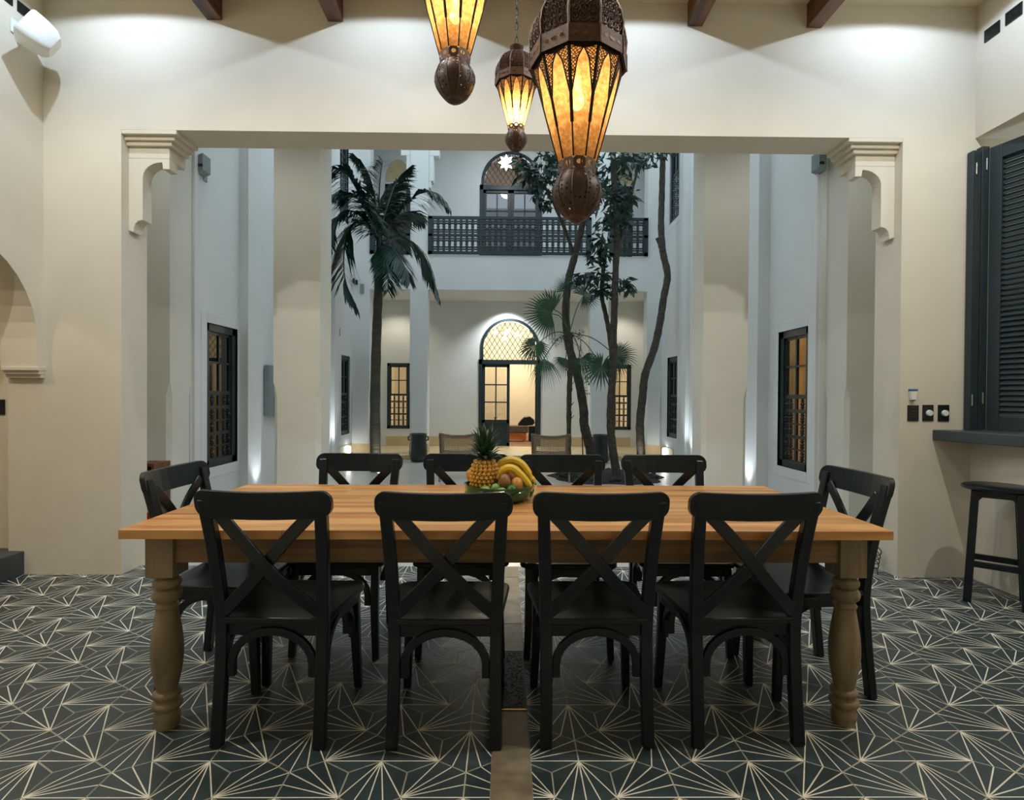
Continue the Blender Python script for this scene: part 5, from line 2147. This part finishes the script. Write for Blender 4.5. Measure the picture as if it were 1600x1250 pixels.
em = MB()
em.add([(0.0105, 0, 0), (0.0055, 0.0095, 0), (-0.0055, 0.0095, 0), (-0.0105, 0, 0), (-0.0055, -0.0095, 0), (0.0055, -0.0095, 0),
        (0.005, 0, 0.006), (0.0025, 0.0045, 0.006), (-0.0025, 0.0045, 0.006), (-0.005, 0, 0.006), (-0.0025, -0.0045, 0.006), (0.0025, -0.0045, 0.006), (0, -0.002, 0.010)],
       [(i, (i + 1) % 6, 6 + (i + 1) % 6, 6 + i) for i in range(6)] + [(6 + i, 6 + (i + 1) % 6, 12) for i in range(6)])
eme = em.mesh('eye', M['pineapple'])
for row in range(10):
    z = 0.012 + row * 0.0178
    r_ = prad(z)
    nn = max(6, int(2 * PI * r_ / 0.0215))
    for k in range(nn):
        a = 2 * PI * (k + 0.5 * (row % 2)) / nn
        slope = (prad(z + 0.01) - prad(z - 0.01 if z > 0.01 else 0)) / 0.02
        o = bpy.data.objects.new('eye', eme)
        C.objects.link(o)
        o.parent = pa
        o.location = (r_ * 0.93 * math.cos(a), r_ * 0.93 * math.sin(a), z)
        nrm = Vector((math.cos(a), math.sin(a), -slope)).normalized()
        o.rotation_euler = nrm.to_track_quat('Z', 'Y').to_euler()
for k in range(44):
    t = k / 44
    a = k * 2.399
    L = 0.074 + 0.062 * t
    tilt = R(74 - 60 * t)
    b = MB()
    d = Vector((math.cos(a) * math.sin(tilt), math.sin(a) * math.sin(tilt), math.cos(tilt)))
    base = Vector((0.014 * math.cos(a) * (1 - t), 0.014 * math.sin(a) * (1 - t), 0.183 + 0.045 * t))
    sd = Vector((-math.sin(a), math.cos(a), 0))
    pts = [base, base + d * L * 0.4, base + d * L * 0.75 + UP * 0.010 * t, base + d * L - UP * (0.020 * (1 - t)) + d * 0.01]
    up_ = sd.cross(d)
    ws = (0.011, 0.013, 0.009, 0.0005)
    vs = []
    for p, w_ in zip(pts, ws):
        vs += [p - sd * w_, p - up_ * 0.0035 * (w_ / 0.01), p + sd * w_]
    b.add(vs, [(i * 3 + j, i * 3 + j + 1, i * 3 + j + 4, i * 3 + j + 3) for i in range(3) for j in range(2)], 0, True)
    b.build('leaf', M['pineleaf'], pa)


def banana(pts, r0, label):
    P = catmull(pts, 6)
    c0 = P[0]
    root = empty('banana', tuple(c0))
    tag(root, label, 'banana', 'bananas in the fruit bowl')
    k = len(P) - 1
    rad = [r0 * (0.35 + 0.65 * min(1, i / (k * 0.16))) * (0.30 + 0.70 * min(1, (k - i) / (k * 0.16))) for i in range(k + 1)]
    b = MB()
    b.tube([p - c0 for p in P], rad, 9)
    b.build('peel', M['banana'], root)
    b = MB()
    d = (P[-1] - P[-2]).normalized()
    b.tube([P[-1] - c0, P[-1] - c0 + d * 0.010], [r0 * 0.30, r0 * 0.2], 6)
    b.build('tip', M['bananatip'], root)
    b = MB()
    d = (P[0] - P[1]).normalized()
    b.tube([Vector((0, 0, 0)), d * 0.022], [r0 * 0.36, r0 * 0.28], 6)
    b.build('stalk', M['bananatip'], root)


banana(pxpath([(775, 742), (782, 726), (797, 719), (813, 724), (824, 738), (829, 752)], 2.60), 0.020, 'uppermost long yellow banana arching over the others')
banana(pxpath([(777, 748), (787, 734), (800, 732), (813, 742), (824, 756), (830, 768)], 2.52), 0.0195, 'lower yellow banana curving down to the bowl rim')
banana(pxpath([(790, 740), (805, 731), (820, 738), (830, 748), (836, 755)], 2.66), 0.017, 'rearmost yellow banana whose tip shows at the right')


def fruit(name, x, y, Y, r, sc_, rot, m_, label, cat, group):
    p = at(x, y, Y)
    root = empty(name, tuple(p))
    tag(root, label, cat, group)
    b = MB()
    b.ball((0, 0, 0), r, 12, sc=sc_, rot=Vector(rot).to_track_quat('Z', 'Y'))
    b.build('skin', M[m_], root)
    b = MB()
    d = Vector(rot).normalized()
    b.tube([d * r * sc_[2] * 0.97, d * (r * sc_[2] + 0.003)], [0.003, 0.002], 6)
    b.build('stem_end', M['bananatip'], root)


fruit('mango', 798, 745, 2.60, 0.034, (1.0, 0.9, 1.1), (0.1, 0, 1), 'mangobrown', 'brown-green filler mango added behind the other two to close a bright gap', 'mango', 'mangoes in the fruit bowl')  # added filler, darkens the bright gap between the fruits
G1, G2 = 'mangoes in the fruit bowl', 'limes in the fruit bowl'
fruit('mango', 789, 752, 2.49, 0.030, (0.95, 0.9, 1.2), (-0.2, 0, 1), 'mangobrown', 'brown-green mango leaning left of the orange one', 'mango', G1)
fruit('mango', 807, 758, 2.50, 0.033, (0.95, 0.9, 1.15), (0.2, 0, 1), 'mango', 'orange mango under the lower banana', 'mango', G1)
fruit('mango', 737, 744, 2.66, 0.030, (0.9, 0.9, 1.2), (-0.4, 0, 1), 'mango', 'orange mango peeping out left of the pineapple', 'mango', G1)
fruit('lime', 758, 768, 2.468, 0.026, (1.0, 1.0, 1.1), (1, 0, 0.2), 'lime', 'pale green lime at the front left of the bowl', 'lime', G2)
fruit('lime', 774, 763, 2.47, 0.020, (1, 1, 1.15), (0.3, 0, 1), 'lime', 'pale green lime just right of the pineapple foot', 'lime', G2)
fruit('lime', 784, 769, 2.445, 0.021, (1, 1, 1.1), (1, 0, 0.1), 'lime', 'pale green lime left of the dark green lime', 'lime', G2)
fruit('lime', 799.5, 766, 2.452, 0.024, (1, 1, 1.08), (0.2, 0, 1), 'darklime', 'dark green lime in front of the orange mango', 'lime', G2)
fruit('lime', 733, 768, 2.56, 0.019, (1, 1, 1.1), (1, 0, 0), 'lime', 'pale green lime at the left rim of the bowl', 'lime', G2)
fruit('lime', 810, 771, 2.495, 0.019, (1, 1, 1.1), (1, 0, 0), 'lime', 'pale green lime right of the dark green lime', 'lime', G2)
fruit('lime', 820, 770, 2.53, 0.020, (1, 1, 1.1), (1, 0.2, 0), 'lime', 'pale green lime under the tip of the lower banana', 'lime', G2)
fruit('lime', 792, 772, 2.475, 0.018, (1, 1, 1.1), (1, 0.2, 0), 'lime', 'smallest pale green lime, sunk behind the bowl rim', 'lime', G2)
